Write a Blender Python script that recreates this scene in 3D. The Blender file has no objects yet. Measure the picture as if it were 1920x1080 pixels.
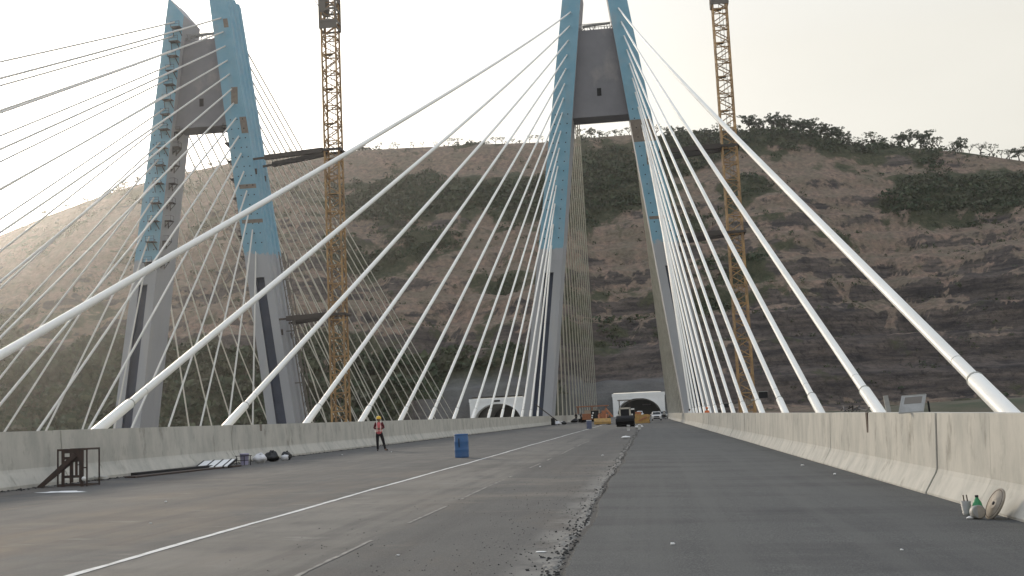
import bpy, math, random
import numpy as np
from mathutils import Vector, Matrix
random.seed(7)
C = bpy.context.scene.collection
R = math.radians

# ------------------------------------------------------------------ camera
YAW, ROLL, PITCH, FPX = 0.1157, R(2.66), R(6.679), 2100.0
fw = Vector((-math.sin(YAW)*math.cos(PITCH), math.cos(YAW)*math.cos(PITCH), math.sin(PITCH)))
r0 = Vector((math.cos(YAW), math.sin(YAW), 0)); u0 = r0.cross(fw)
rr = r0*math.cos(ROLL) - u0*math.sin(ROLL); uu = r0*math.sin(ROLL) + u0*math.cos(ROLL)
cd = bpy.data.cameras.new('camera'); cam = bpy.data.objects.new('camera', cd); C.objects.link(cam)
cam.matrix_world = Matrix(((rr.x, uu.x, -fw.x, 0), (rr.y, uu.y, -fw.y, 0), (rr.z, uu.z, -fw.z, 0), (0, 0, 0, 1)))
cd.sensor_width = 36; cd.lens = 36*FPX/1920; cd.clip_start = 0.1; cd.clip_end = 6000
bpy.context.scene.camera = cam

# ------------------------------------------------------------------ sky, sun, exposure
SUN_EL, SUN_AZ = R(14.5), R(-33.5)            # azimuth from +Y towards +X
w = bpy.data.worlds.new('World'); bpy.context.scene.world = w; w.use_nodes = True
nt = w.node_tree; nt.nodes.clear()
out = nt.nodes.new('ShaderNodeOutputWorld'); bg = nt.nodes.new('ShaderNodeBackground')
sky = nt.nodes.new('ShaderNodeTexSky'); sky.sky_type = 'NISHITA'; sky.sun_disc = False
sky.sun_elevation = SUN_EL; sky.sun_rotation = SUN_AZ; sky.dust_density = 6; sky.air_density = 1.0; sky.ozone_density = 1.0
hs = nt.nodes.new('ShaderNodeHueSaturation'); hs.inputs['Saturation'].default_value = 0.30
mx = nt.nodes.new('ShaderNodeMix'); mx.data_type = 'RGBA'; mx.inputs[0].default_value = 0.62
tcw = nt.nodes.new('ShaderNodeTexCoord'); mpw = nt.nodes.new('ShaderNodeMapping'); mpw.inputs['Scale'].default_value = (1.0, 1.0, 3.5)
nzw = nt.nodes.new('ShaderNodeTexNoise'); nzw.inputs['Scale'].default_value = 2.2; nzw.inputs['Detail'].default_value = 5
crw = nt.nodes.new('ShaderNodeMix'); crw.data_type = 'RGBA'; crw.inputs[6].default_value = (8.3, 8.0, 7.1, 1); crw.inputs[7].default_value = (10.3, 9.95, 8.8, 1)
nt.links.new(tcw.outputs['Generated'], mpw.inputs[0]); nt.links.new(mpw.outputs[0], nzw.inputs['Vector'])
nt.links.new(nzw.outputs['Fac'], crw.inputs[0]); sxw = nt.nodes.new('ShaderNodeSeparateXYZ'); nt.links.new(tcw.outputs['Generated'], sxw.inputs[0])
rgw = nt.nodes.new('ShaderNodeMapRange'); rgw.inputs[1].default_value = 0.30; rgw.inputs[2].default_value = 0.75; nt.links.new(sxw.outputs['Z'], rgw.inputs[0])
zen = nt.nodes.new('ShaderNodeMix'); zen.data_type = 'RGBA'; zen.inputs[7].default_value = (9.5, 10.6, 12.3, 1)   # hazy sky turns bluish overhead
nt.links.new(rgw.outputs[0], zen.inputs[0]); nt.links.new(crw.outputs[2], zen.inputs[6]); nt.links.new(zen.outputs[2], mx.inputs[7])
nt.links.new(sky.outputs[0], hs.inputs['Color']); nt.links.new(hs.outputs[0], mx.inputs[6])
nt.links.new(mx.outputs[2], bg.inputs['Color']); bg.inputs['Strength'].default_value = 0.1
nt.links.new(bg.outputs[0], out.inputs[0])
sd = bpy.data.lights.new('sun', 'SUN'); sd.energy = 2.2; sd.angle = R(9); sd.color = (1.0, 0.86, 0.68)
so = bpy.data.objects.new('sun', sd); C.objects.link(so)
sdir = Vector((math.sin(SUN_AZ)*math.cos(SUN_EL), math.cos(SUN_AZ)*math.cos(SUN_EL), math.sin(SUN_EL)))
so.rotation_euler = sdir.to_track_quat('Z', 'Y').to_euler()
vs = bpy.context.scene.view_settings
vs.view_transform = 'Standard'; vs.look = 'None'; vs.gamma = 1; vs.use_curve_mapping = False
vs.exposure = 0.29
bpy.context.scene.cycles.volume_bounces = 0
bpy.context.scene.cycles.max_bounces = 6

# ------------------------------------------------------------------ materials
def mat(name, col, rough=0.85, col2=None, scale=1.0, detail=6, stretch=(1, 1, 1), bump=0.0, bscale=None, contrast=(0.35, 0.65),
        col3=None, scale3=0.2, stretch3=(1, 1, 1), c3=(0.5, 0.7), metal=0.0, spec=0.4, coord='Object', rnd=0.0):
    m = bpy.data.materials.new(name); m.use_nodes = True; t = m.node_tree; L = t.links
    b = t.nodes['Principled BSDF']; b.inputs['Roughness'].default_value = rough; b.inputs['Metallic'].default_value = metal
    b.inputs['Specular IOR Level'].default_value = spec
    b.inputs['Base Color'].default_value = (*col, 1)
    tc = t.nodes.new('ShaderNodeTexCoord')
    def noise(sc, st, det=detail):
        mp = t.nodes.new('ShaderNodeMapping'); mp.inputs['Scale'].default_value = st
        L.new(tc.outputs[coord], mp.inputs[0]); n = t.nodes.new('ShaderNodeTexNoise')
        n.inputs['Scale'].default_value = sc; n.inputs['Detail'].default_value = det; n.inputs['Roughness'].default_value = 0.65
        L.new(mp.outputs[0], n.inputs['Vector']); return n
    def ramp(n, lo, hi):
        r = t.nodes.new('ShaderNodeMapRange'); r.inputs[1].default_value = lo; r.inputs[2].default_value = hi
        L.new(n.outputs['Fac'], r.inputs[0]); return r
    cur = None
    if col2:
        n = noise(scale, stretch); r = ramp(n, *contrast)
        x = t.nodes.new('ShaderNodeMix'); x.data_type = 'RGBA'; x.inputs[6].default_value = (*col, 1); x.inputs[7].default_value = (*col2, 1)
        L.new(r.outputs[0], x.inputs[0]); cur = x.outputs[2]
    if col3:
        n = noise(scale3, stretch3); r = ramp(n, *c3)
        x = t.nodes.new('ShaderNodeMix'); x.data_type = 'RGBA'
        if cur: L.new(cur, x.inputs[6])
        else: x.inputs[6].default_value = (*col, 1)
        x.inputs[7].default_value = (*col3, 1); L.new(r.outputs[0], x.inputs[0]); cur = x.outputs[2]
    if rnd and cur is None:
        oi = t.nodes.new('ShaderNodeObjectInfo'); h = t.nodes.new('ShaderNodeHueSaturation'); h.inputs['Color'].default_value = (*col, 1)
        r = t.nodes.new('ShaderNodeMapRange'); r.inputs[3].default_value = 1-rnd; r.inputs[4].default_value = 1+rnd
        L.new(oi.outputs['Random'], r.inputs[0]); L.new(r.outputs[0], h.inputs['Value']); cur = h.outputs[0]
    if cur: L.new(cur, b.inputs['Base Color'])
    if bump:
        n = noise(bscale or scale*3, (1, 1, 1), 8); bp = t.nodes.new('ShaderNodeBump'); bp.inputs['Strength'].default_value = bump
        bp.inputs['Distance'].default_value = 0.1/(bscale or 1) if bscale and bscale > 1 else 0.1
        L.new(n.outputs['Fac'], bp.inputs['Height']); L.new(bp.outputs[0], b.inputs['Normal'])
    return m

M = {}
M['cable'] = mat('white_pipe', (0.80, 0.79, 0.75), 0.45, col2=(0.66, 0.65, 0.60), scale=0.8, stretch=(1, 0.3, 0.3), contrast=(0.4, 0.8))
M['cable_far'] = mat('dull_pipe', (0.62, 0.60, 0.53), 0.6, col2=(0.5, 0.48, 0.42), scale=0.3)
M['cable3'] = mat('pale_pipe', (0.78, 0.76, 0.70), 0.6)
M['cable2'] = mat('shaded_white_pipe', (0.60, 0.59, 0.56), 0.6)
M['ring'] = mat('pipe_joint', (0.34, 0.34, 0.31), 0.7)
M['blue'] = mat('blue_paint', (0.175, 0.35, 0.465), 0.75, col2=(0.225, 0.40, 0.51), scale=0.35, bump=0.15, bscale=4,
                col3=(0.27, 0.36, 0.42), scale3=0.5, stretch3=(1, 1, 0.4), c3=(0.52, 0.8))
M['pylon_conc'] = mat('pylon_concrete', (0.39, 0.40, 0.425), 0.9, col2=(0.33, 0.34, 0.365), scale=0.12, stretch=(1, 1, 0.35), bump=0.1, bscale=3,
                      col3=(0.43, 0.42, 0.41), scale3=0.3, stretch3=(1, 1, 0.2), c3=(0.55, 0.8))
M['recess'] = mat('dark_recess', (0.085, 0.10, 0.14), 0.9, col2=(0.07, 0.08, 0.11), scale=0.5)  # darker slate colour on the sides and back of the leg recess
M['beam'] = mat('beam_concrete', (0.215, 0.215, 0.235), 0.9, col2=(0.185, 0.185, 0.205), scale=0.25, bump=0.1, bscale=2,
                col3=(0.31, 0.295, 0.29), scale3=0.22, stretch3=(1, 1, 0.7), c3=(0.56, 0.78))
M['patch'] = mat('bare_concrete_patch', (0.24, 0.21, 0.18), 0.95, col2=(0.18, 0.15, 0.13), scale=1.5)
M['barrier'] = mat('barrier_concrete', (0.50, 0.48, 0.43), 0.92, col2=(0.38, 0.37, 0.335), scale=1.1, stretch=(1, 1.5, 0.7), contrast=(0.42, 0.66),
                   bump=0.35, bscale=14, col3=(0.15, 0.14, 0.118), scale3=1.7, stretch3=(1, 1.5, 0.7), c3=(0.56, 0.82))
M['joint'] = mat('dark_joint_filler', (0.05, 0.045, 0.04), 0.95)  # near-black colour of the filler in the barrier joints
M['timber'] = mat('old_timber', (0.11, 0.085, 0.065), 0.95, col2=(0.07, 0.05, 0.04), scale=6, stretch=(1, 1, 0.2))
M['white_line'] = mat('road_paint', (0.60, 0.60, 0.59), 0.9, col2=(0.27, 0.27, 0.26), scale=4, contrast=(0.48, 0.72))
M['portal'] = mat('portal_paint', (0.84, 0.85, 0.85), 0.8, col2=(0.74, 0.76, 0.77), scale=0.2)
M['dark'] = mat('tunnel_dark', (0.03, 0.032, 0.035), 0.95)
M['crane'] = mat('crane_paint', (0.44, 0.28, 0.13), 0.7, col2=(0.22, 0.145, 0.085), scale=0.6)
M['crane_grey'] = mat('crane_cage', (0.17, 0.155, 0.14), 0.8)
M['strut'] = mat('strut_steel', (0.075, 0.065, 0.06), 0.8)
M['bracket'] = mat('bracket_steel', (0.085, 0.08, 0.08), 0.85)
M['rust'] = mat('dark_rusty_steel', (0.040, 0.032, 0.030), 0.75, col2=(0.07, 0.045, 0.035), scale=9)
M['galv'] = mat('galvanised', (0.36, 0.36, 0.35), 0.6, col2=(0.26, 0.26, 0.25), scale=3, metal=0.3)
M['bluebarrel'] = mat('blue_plastic', (0.035, 0.12, 0.29), 0.55, col2=(0.06, 0.12, 0.25), scale=3)
M['bluebarrel2'] = mat('faded_blue_plastic', (0.10, 0.115, 0.18), 0.7)
M['lav'] = mat('lavender_plastic', (0.38, 0.36, 0.52), 0.6)
M['whitebag'] = mat('white_sack', (0.66, 0.66, 0.68), 0.85, bump=0.6, bscale=12)
M['blackbag'] = mat('black_plastic', (0.012, 0.012, 0.014), 0.35, bump=0.8, bscale=12)
M['black'] = mat('black_matt', (0.016, 0.016, 0.018), 0.8)
M['tyre'] = mat('tyre_rubber', (0.02, 0.02, 0.02), 0.95)
M['glass'] = mat('dark_glass', (0.03, 0.035, 0.04), 0.15, spec=0.6)
M['whitecar'] = mat('white_car_paint', (0.75, 0.75, 0.76), 0.3)
M['greycar'] = mat('grey_car_paint', (0.14, 0.15, 0.16), 0.35)
M['yellow'] = mat('machine_yellow', (0.50, 0.30, 0.09), 0.6, col2=(0.30, 0.2, 0.09), scale=2.5)
M['orange'] = mat('machine_orange', (0.46, 0.19, 0.095), 0.6, col2=(0.30, 0.14, 0.08), scale=2.5)
M['cream'] = mat('cream_paint', (0.50, 0.47, 0.40), 0.6)
M['lamp'] = mat('headlamp_glass', (0.85, 0.85, 0.82), 0.3)
M['white'] = mat('white_litter', (0.75, 0.75, 0.74), 0.85)
M['green'] = mat('green_bottle_plastic', (0.04, 0.26, 0.11), 0.4)
M['dustline'] = mat('dust_line', (0.24, 0.23, 0.21), 0.95, col2=(0.13, 0.125, 0.12), scale=4, contrast=(0.42, 0.62))
M['rubble'] = mat('rubble', (0.185, 0.18, 0.168), 0.95, col2=(0.07, 0.07, 0.068), scale=9, contrast=(0.45, 0.7), bump=0.9, bscale=18)
M['crumb'] = mat('asphalt_crumb', (0.035, 0.035, 0.035), 0.9)
M['skin'] = mat('skin', (0.24, 0.13, 0.085), 0.6)
M['hivis'] = mat('coral_vest', (0.62, 0.15, 0.16), 0.8)
M['tape'] = mat('reflective_tape', (0.75, 0.68, 0.62), 0.4)
M['maroon'] = mat('dark_red_shirt', (0.10, 0.015, 0.02), 0.9)
M['trousers'] = mat('black_trousers', (0.012, 0.012, 0.014), 0.9)
M['helmet'] = mat('yellow_helmet', (0.72, 0.46, 0.05), 0.4)
M['hair'] = mat('black_hair', (0.01, 0.008, 0.007), 0.8)
M['grey_shirt'] = mat('grey_shirt', (0.35, 0.35, 0.33), 0.9)
M['orange_vest'] = mat('orange_vest', (0.6, 0.16, 0.06), 0.8)
M['bark'] = mat('bark', (0.07, 0.055, 0.042), 0.95)
M['concrete_light'] = mat('pale_wall', (0.42, 0.41, 0.38), 0.9)
M['spool'] = mat('spool_wood', (0.36, 0.32, 0.27), 0.9, col2=(0.24, 0.21, 0.17), scale=5)

def leafmat(name, c1, c2):
    m = mat(name, c1, 0.9, col2=c2, scale=0.35, coord='Object', contrast=(0.35, 0.65)); return m
M['leaf1'] = leafmat('leaves_olive', (0.062, 0.076, 0.040), (0.095, 0.105, 0.060))
M['leaf2'] = leafmat('leaves_dark', (0.038, 0.056, 0.030), (0.060, 0.080, 0.044))
M['leaf3'] = leafmat('leaves_dry', (0.09, 0.085, 0.055), (0.06, 0.065, 0.04))

def paint_edge(m, zc):   # the paint stops in a ragged edge where the bare concrete begins
    t = m.node_tree; L = t.links; b = t.nodes['Principled BSDF']; src = b.inputs['Base Color'].links[0].from_socket
    tc = t.nodes.new('ShaderNodeTexCoord'); sx = t.nodes.new('ShaderNodeSeparateXYZ'); L.new(tc.outputs['Object'], sx.inputs[0])
    n = t.nodes.new('ShaderNodeTexNoise'); n.inputs['Scale'].default_value = 0.9; n.inputs['Detail'].default_value = 5; L.new(tc.outputs['Object'], n.inputs['Vector'])
    a = t.nodes.new('ShaderNodeMath'); a.operation = 'MULTIPLY_ADD'; L.new(n.outputs['Fac'], a.inputs[0]); a.inputs[1].default_value = 3.0; L.new(sx.outputs['Z'], a.inputs[2])
    r = t.nodes.new('ShaderNodeMapRange'); L.new(a.outputs[0], r.inputs[0]); r.inputs[1].default_value = zc+1.3; r.inputs[2].default_value = zc+1.7
    x = t.nodes.new('ShaderNodeMix'); x.data_type = 'RGBA'; L.new(r.outputs[0], x.inputs[0]); x.inputs[6].default_value = (0.37, 0.38, 0.405, 1); L.new(src, x.inputs[7])
    L.new(x.outputs[2], b.inputs['Base Color'])
paint_edge(M['blue'], 26.8)


# ------------------------------------------------------------------ mesh helper
class MB:
    def __init__(s): s.v = []; s.f = []; s.m = []; s.sm = []
    def add(s, vs_, fs, mi=0, smooth=False):
        o = len(s.v); s.v += [tuple(p) for p in vs_]
        for f in fs: s.f.append(tuple(o+i for i in f)); s.m.append(mi); s.sm.append(smooth)
        return s
    def box(s, a, b, mi=0, mtx=None):
        x0, y0, z0 = a; x1, y1, z1 = b
        p = [Vector(q) for q in ((x0,y0,z0),(x1,y0,z0),(x1,y1,z0),(x0,y1,z0),(x0,y0,z1),(x1,y0,z1),(x1,y1,z1),(x0,y1,z1))]
        if mtx: p = [mtx @ q for q in p]
        return s.add(p, [(0,3,2,1),(4,5,6,7),(0,1,5,4),(1,2,6,5),(2,3,7,6),(3,0,4,7)], mi)
    def bar(s, a, b, w_, h=None, mi=0, up=(0,0,1)):
        a = Vector(a); b = Vector(b); d = (b-a); 
        if d.length < 1e-6: return s
        d.normalize(); u = Vector(up)
        if abs(d.dot(u)) > 0.98: u = Vector((0,1,0))
        x = d.cross(u).normalized()*w_/2; y = x.cross(d).normalized()*(h or w_)/2
        p = [a-x-y, a+x-y, a+x+y, a-x+y, b-x-y, b+x-y, b+x+y, b-x+y]
        return s.add(p, [(0,3,2,1),(4,5,6,7),(0,1,5,4),(1,2,6,5),(2,3,7,6),(3,0,4,7)], mi)
    def tube(s, pts, rad, n=8, mi=0, caps=True, smooth=True):
        pts = [Vector(p) for p in pts]; rad = rad if isinstance(rad, (list, tuple)) else [rad]*len(pts)
        vs_ = []; fs = []
        for i, p in enumerate(pts):
            d = (pts[min(i+1, len(pts)-1)]-pts[max(i-1, 0)]).normalized()
            u = Vector((0,0,1)) if abs(d.z) < 0.95 else Vector((0,1,0))
            x = d.cross(u).normalized(); y = x.cross(d).normalized()
            for k in range(n):
                a = 2*math.pi*k/n; vs_.append(p+(x*math.cos(a)+y*math.sin(a))*rad[i])
        for i in range(len(pts)-1):
            for k in range(n): fs.append((i*n+k, i*n+(k+1)%n, (i+1)*n+(k+1)%n, (i+1)*n+k))
        s.add(vs_, fs, mi, smooth)
        if caps:
            s.add(vs_[:n], [tuple(range(n))[::-1]], mi); s.add(vs_[-n:], [tuple(range(n))], mi)
        return s
    def lathe(s, prof, n=24, c=(0,0,0), mi=0, smooth=True, mtx=None, caps=True):
        vs_ = []; fs = []
        for r_, z in prof:
            for k in range(n):
                a = 2*math.pi*k/n; q = Vector((c[0]+r_*math.cos(a), c[1]+r_*math.sin(a), c[2]+z)); vs_.append(mtx @ q if mtx else q)
        for i in range(len(prof)-1):
            for k in range(n): fs.append((i*n+k, i*n+(k+1)%n, (i+1)*n+(k+1)%n, (i+1)*n+k))
        s.add(vs_, fs, mi, smooth)
        if caps and prof[0][0] > 0.001: s.add(vs_[:n], [tuple(range(n))[::-1]], mi)
        if caps and prof[-1][0] > 0.001: s.add(vs_[-n:], [tuple(range(n))], mi)
        return s
    def blob(s, c, r_, mi=0, seed=0, amp=0.25, flat=1.0, nu=10, nv=7):
        rg = random.Random(seed); ph = [rg.uniform(0, 6.28) for _ in range(6)]
        vs_ = []; fs = []
        rx, ry, rz = r_
        for j in range(nv+1):
            th = math.pi*j/nv
            for i in range(nu):
                a = 2*math.pi*i/nu
                k = 1+amp*(math.sin(3*a+ph[0]+2*th)*0.5+math.sin(5*a+ph[1]-3*th)*0.3+math.sin(4*th+ph[2])*0.3)+rg.uniform(-1, 1)*amp*0.25
                z = math.cos(th)*rz*k
                if z < 0: z *= flat
                vs_.append((c[0]+math.sin(th)*math.cos(a)*rx*k, c[1]+math.sin(th)*math.sin(a)*ry*k, c[2]+z))
        for j in range(nv):
            for i in range(nu): fs.append((j*nu+i, (j+1)*nu+i, (j+1)*nu+(i+1)%nu, j*nu+(i+1)%nu))
        return s.add(vs_, fs, mi, True)
    def build(s, name, mats, parent=None, loc=None):
        me = bpy.data.meshes.new(name); me.from_pydata(s.v, [], s.f)
        mats = mats if isinstance(mats, (list, tuple)) else [mats]
        for m_ in mats: me.materials.append(M[m_] if isinstance(m_, str) else m_)
        me.polygons.foreach_set('material_index', s.m); me.polygons.foreach_set('use_smooth', s.sm); me.update()
        o = bpy.data.objects.new(name, me); C.objects.link(o)
        if parent: o.parent = parent
        if loc: o.location = loc
        return o

def tag(o, label=None, cat=None, group=None, kind=None):
    if label: o['label'] = label
    if cat: o['category'] = cat
    if group: o['group'] = group
    if kind: o['kind'] = kind
    return o
def empty(name, loc, label, cat, group=None, rz=0):
    o = bpy.data.objects.new(name, None); C.objects.link(o); o.location = loc; o.rotation_euler = (0, 0, rz)
    o.empty_display_size = 0.3
    return tag(o, label, cat, group)
ORD = 'first second third fourth fifth sixth seventh eighth ninth tenth eleventh twelfth thirteenth fourteenth fifteenth sixteenth seventeenth eighteenth nineteenth twentieth'.split()
def gz(x): return -1.39 - 0.025*x          # deck surface height (single crossfall)

# ------------------------------------------------------------------ noise for terrain
def vnoise(x, y, seed):
    rs = np.random.RandomState(seed); g = rs.rand(256, 256)
    xi = np.floor(x).astype(int); yi = np.floor(y).astype(int); fx = x-xi; fy = y-yi
    fx = fx*fx*(3-2*fx); fy = fy*fy*(3-2*fy)
    a = g[xi % 256, yi % 256]; b = g[(xi+1) % 256, yi % 256]; c = g[xi % 256, (yi+1) % 256]; d = g[(xi+1) % 256, (yi+1) % 256]
    return (a*(1-fx)+b*fx)*(1-fy)+(c*(1-fx)+d*fx)*fy
def fbm(x, y, seed, octv=5, gain=0.5):
    s = 0; a = 1; t = 0
    for k in range(octv):
        s = s+a*vnoise(x*2**k, y*2**k, seed+k); t += a; a *= gain
    return s/t
def sstep(a, b, x):
    t = np.clip((x-a)/(b-a), 0, 1); return t*t*(3-2*t)

SKY_X = [-1000, -760, -620, -554, -488, -445, -401, -371, -337, -283, -233, -192, -112, -49, -37, -2, 44, 82, 100, 126, 155, 191, 227, 269, 330, 460, 700]
SKY_Z = [70, 90, 118, 137, 156, 170, 183, 190, 196, 203, 203, 203, 201, 198.5, 200, 200, 195, 196, 196, 190, 180, 176, 170, 160, 142, 110, 70]
PORT = [(-4.4, 521.0), (-64.6, 480.0)]
def base_y(X): return 484+42*sstep(-50, -25, X)+40*fbm(X/160, X*0+3.3, 5)*sstep(20, 120, X)-30*sstep(-100, -260, X)
def hill_z(X, Y):
    yb = base_y(X); H = np.interp(X, SKY_X, SKY_Z)
    t = (Y-yb)/(800-yb)
    wob = fbm(X/140, Y/140, 11)-0.5
    tt = np.clip(t, 0, 1)
    # ridges and gullies running down the slope
    g1 = np.abs(fbm(X/75+wob*1.2, Y/330, 21, 4)-0.5)*2
    g2 = fbm(X/34, Y/60, 31, 5)-0.5
    g3 = fbm(X/9, Y/9, 41, 4)-0.5
    env = np.sin(np.pi*np.clip(tt, 0, 1)**0.8)
    z = -2+(H+2)*(tt**0.97)
    z = z-26*(0.5-g1)*env*1.2+24*wob*env+13*g2*(env*0.8+0.12)
    # flat lying strata: steep bands and gentle benches
    st = 17.0; zz = (z+10*wob)/st; fr = zz-np.floor(zz)
    lay = (np.floor(zz)+sstep(0.35, 0.85, fr)+0.0)*st-10*wob
    mixa = (0.34+0.32*(1-sstep(35, 95, z)))*(1-sstep(0.72, 0.95, tt))+0.08
    z = z*(1-mixa)+lay*mixa
    st2 = 5.0; z2 = (z+6*g2)/st2; f2 = z2-np.floor(z2)
    z = z+((np.floor(z2)+sstep(0.4, 0.75, f2))*st2-6*g2-z)*0.45*(1-sstep(0.6, 0.95, tt))
    z = z+3.4*g3*(0.35+env)
    # dense upper skyline follows the real ridge
    z = np.where(t > 1, H-(Y-800)*0.22+2*g2, z*(1-sstep(0.9, 1.0, tt))+H*sstep(0.9, 1.0, tt)*1.0)
    # cut face round the tunnels
    cut = sstep(-118, -100, X)*(1-sstep(22, 42, X))
    z = np.where(t > 0, np.maximum(z, cut*(10.2+1.2*g2)), z)
    return z
def low_z(X, Y):
    v = sstep(372, 250, Y); n = fbm(X/60, Y/60, 61)-0.5
    cor = sstep(-112, -96, X)*(1-sstep(22, 40, X))
    return -2.35-45*v+n*8*(1-cor*sstep(330, 376, Y))

# greenery, rock and soil patches of the hillside, as places on it (x, z, rx, rz, weight)
GREEN = [(-122, 148, 95, 24, 1.0), (-190, 150, 70, 18, .6), (-14, 168, 40, 36, 1.1), (140, 188, 75, 14, 1.1), (60, 192, 50, 14, .9), (170, 132, 40, 13, .7), (215, 124, 40, 16, .7), (262, 138, 50, 14, .75),
         (-290, 22, 150, 26, 1.2), (-150, 18, 70, 22, .9), (-159, 95, 45, 18, .7), (75, 88, 30, 18, .6), (-420, 40, 120, 30, 1.0), (-50, 140, 36, 26, .7),
         (-40, 95, 25, 14, .35), (230, 20, 60, 16, .5), (190, 160, 40, 8, .4)]
ROCK = [(-16, 20, 55, 20, 1.1), (73, 22, 50, 20, 1.2), (150, 20, 70, 18, 1.2), (-68, 20, 40, 16, .9), (210, 42, 60, 14, .8), (100, 52, 40, 9, .7), (-110, 35, 30, 12, .5), (190, 66, 45, 8, .6), (0, 62, 30, 12, .4), (110, 78, 20, 10, .4)]
TAN = [(-90, 106, 30, 18, .8), (-101, 65, 50, 22, .9), (141, 155, 60, 16, .9), (150, 83, 70, 14, .8), (160, 50, 60, 10, .8), (-164, 37, 40, 10, .9), (-355, 94, 110, 40, .8), (-6, 103, 40, 14, .7), (-210, 62, 50, 20, .7),
       (-200, 185, 110, 16, 1.2), (-80, 186, 60, 12, .7), (110, 118, 40, 20, .5), (-480, 120, 110, 40, .7), (-60, 45, 30, 10, .4)]
def patch(Lst, X, Z):
    s = 0
    for (a, b, c, d, wt) in Lst: s = s+wt*np.exp(-((X-a)/c)**2-((Z-b)/d)**2)
    return s
def veg_at(X, Z, n):  # n: noise 0..1
    return np.clip(patch(GREEN, X, Z)*1.1+(n-0.5)*2.4+0.14-0.45*patch(TAN, X, Z)-0.3*patch(ROCK, X, Z), 0, 1)

def grid_obj(name, xs, ys, zf, mat_, colf=None, holes=None, smooth=True):
    X, Y = np.meshgrid(xs, ys, indexing='ij'); Z = zf(X, Y)
    nx, ny = X.shape; co = np.stack([X, Y, Z], -1).reshape(-1, 3)
    idx = np.arange(nx*ny).reshape(nx, ny)
    q = np.stack([idx[:-1, :-1], idx[1:, :-1], idx[1:, 1:], idx[:-1, 1:]], -1).reshape(-1, 4)
    if holes is not None:
        cc = co[q].mean(1); lo = co[q][:, :, 2].min(1); q = q[~holes(cc, lo)]
    me = bpy.data.meshes.new(name); me.vertices.add(len(co)); me.vertices.foreach_set('co', co.ravel())
    me.loops.add(q.size); me.loops.foreach_set('vertex_index', q.ravel().astype(np.int32))
    me.polygons.add(len(q)); me.polygons.foreach_set('loop_start', np.arange(0, q.size, 4, dtype=np.int32))
    me.polygons.foreach_set('loop_total', np.full(len(q), 4, np.int32)); me.polygons.foreach_set('use_smooth', np.full(len(q), smooth))
    me.update(); me.validate()
    if colf is not None:
        c = colf(X, Y, Z).reshape(-1, 3); a = me.color_attributes.new('ground_type', 'FLOAT_COLOR', 'POINT')
        a.data.foreach_set('color', np.concatenate([c, np.ones((len(c), 1))], 1).astype(np.float32).ravel())
    me.materials.append(mat_); o = bpy.data.objects.new(name, me); C.objects.link(o); return o

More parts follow.
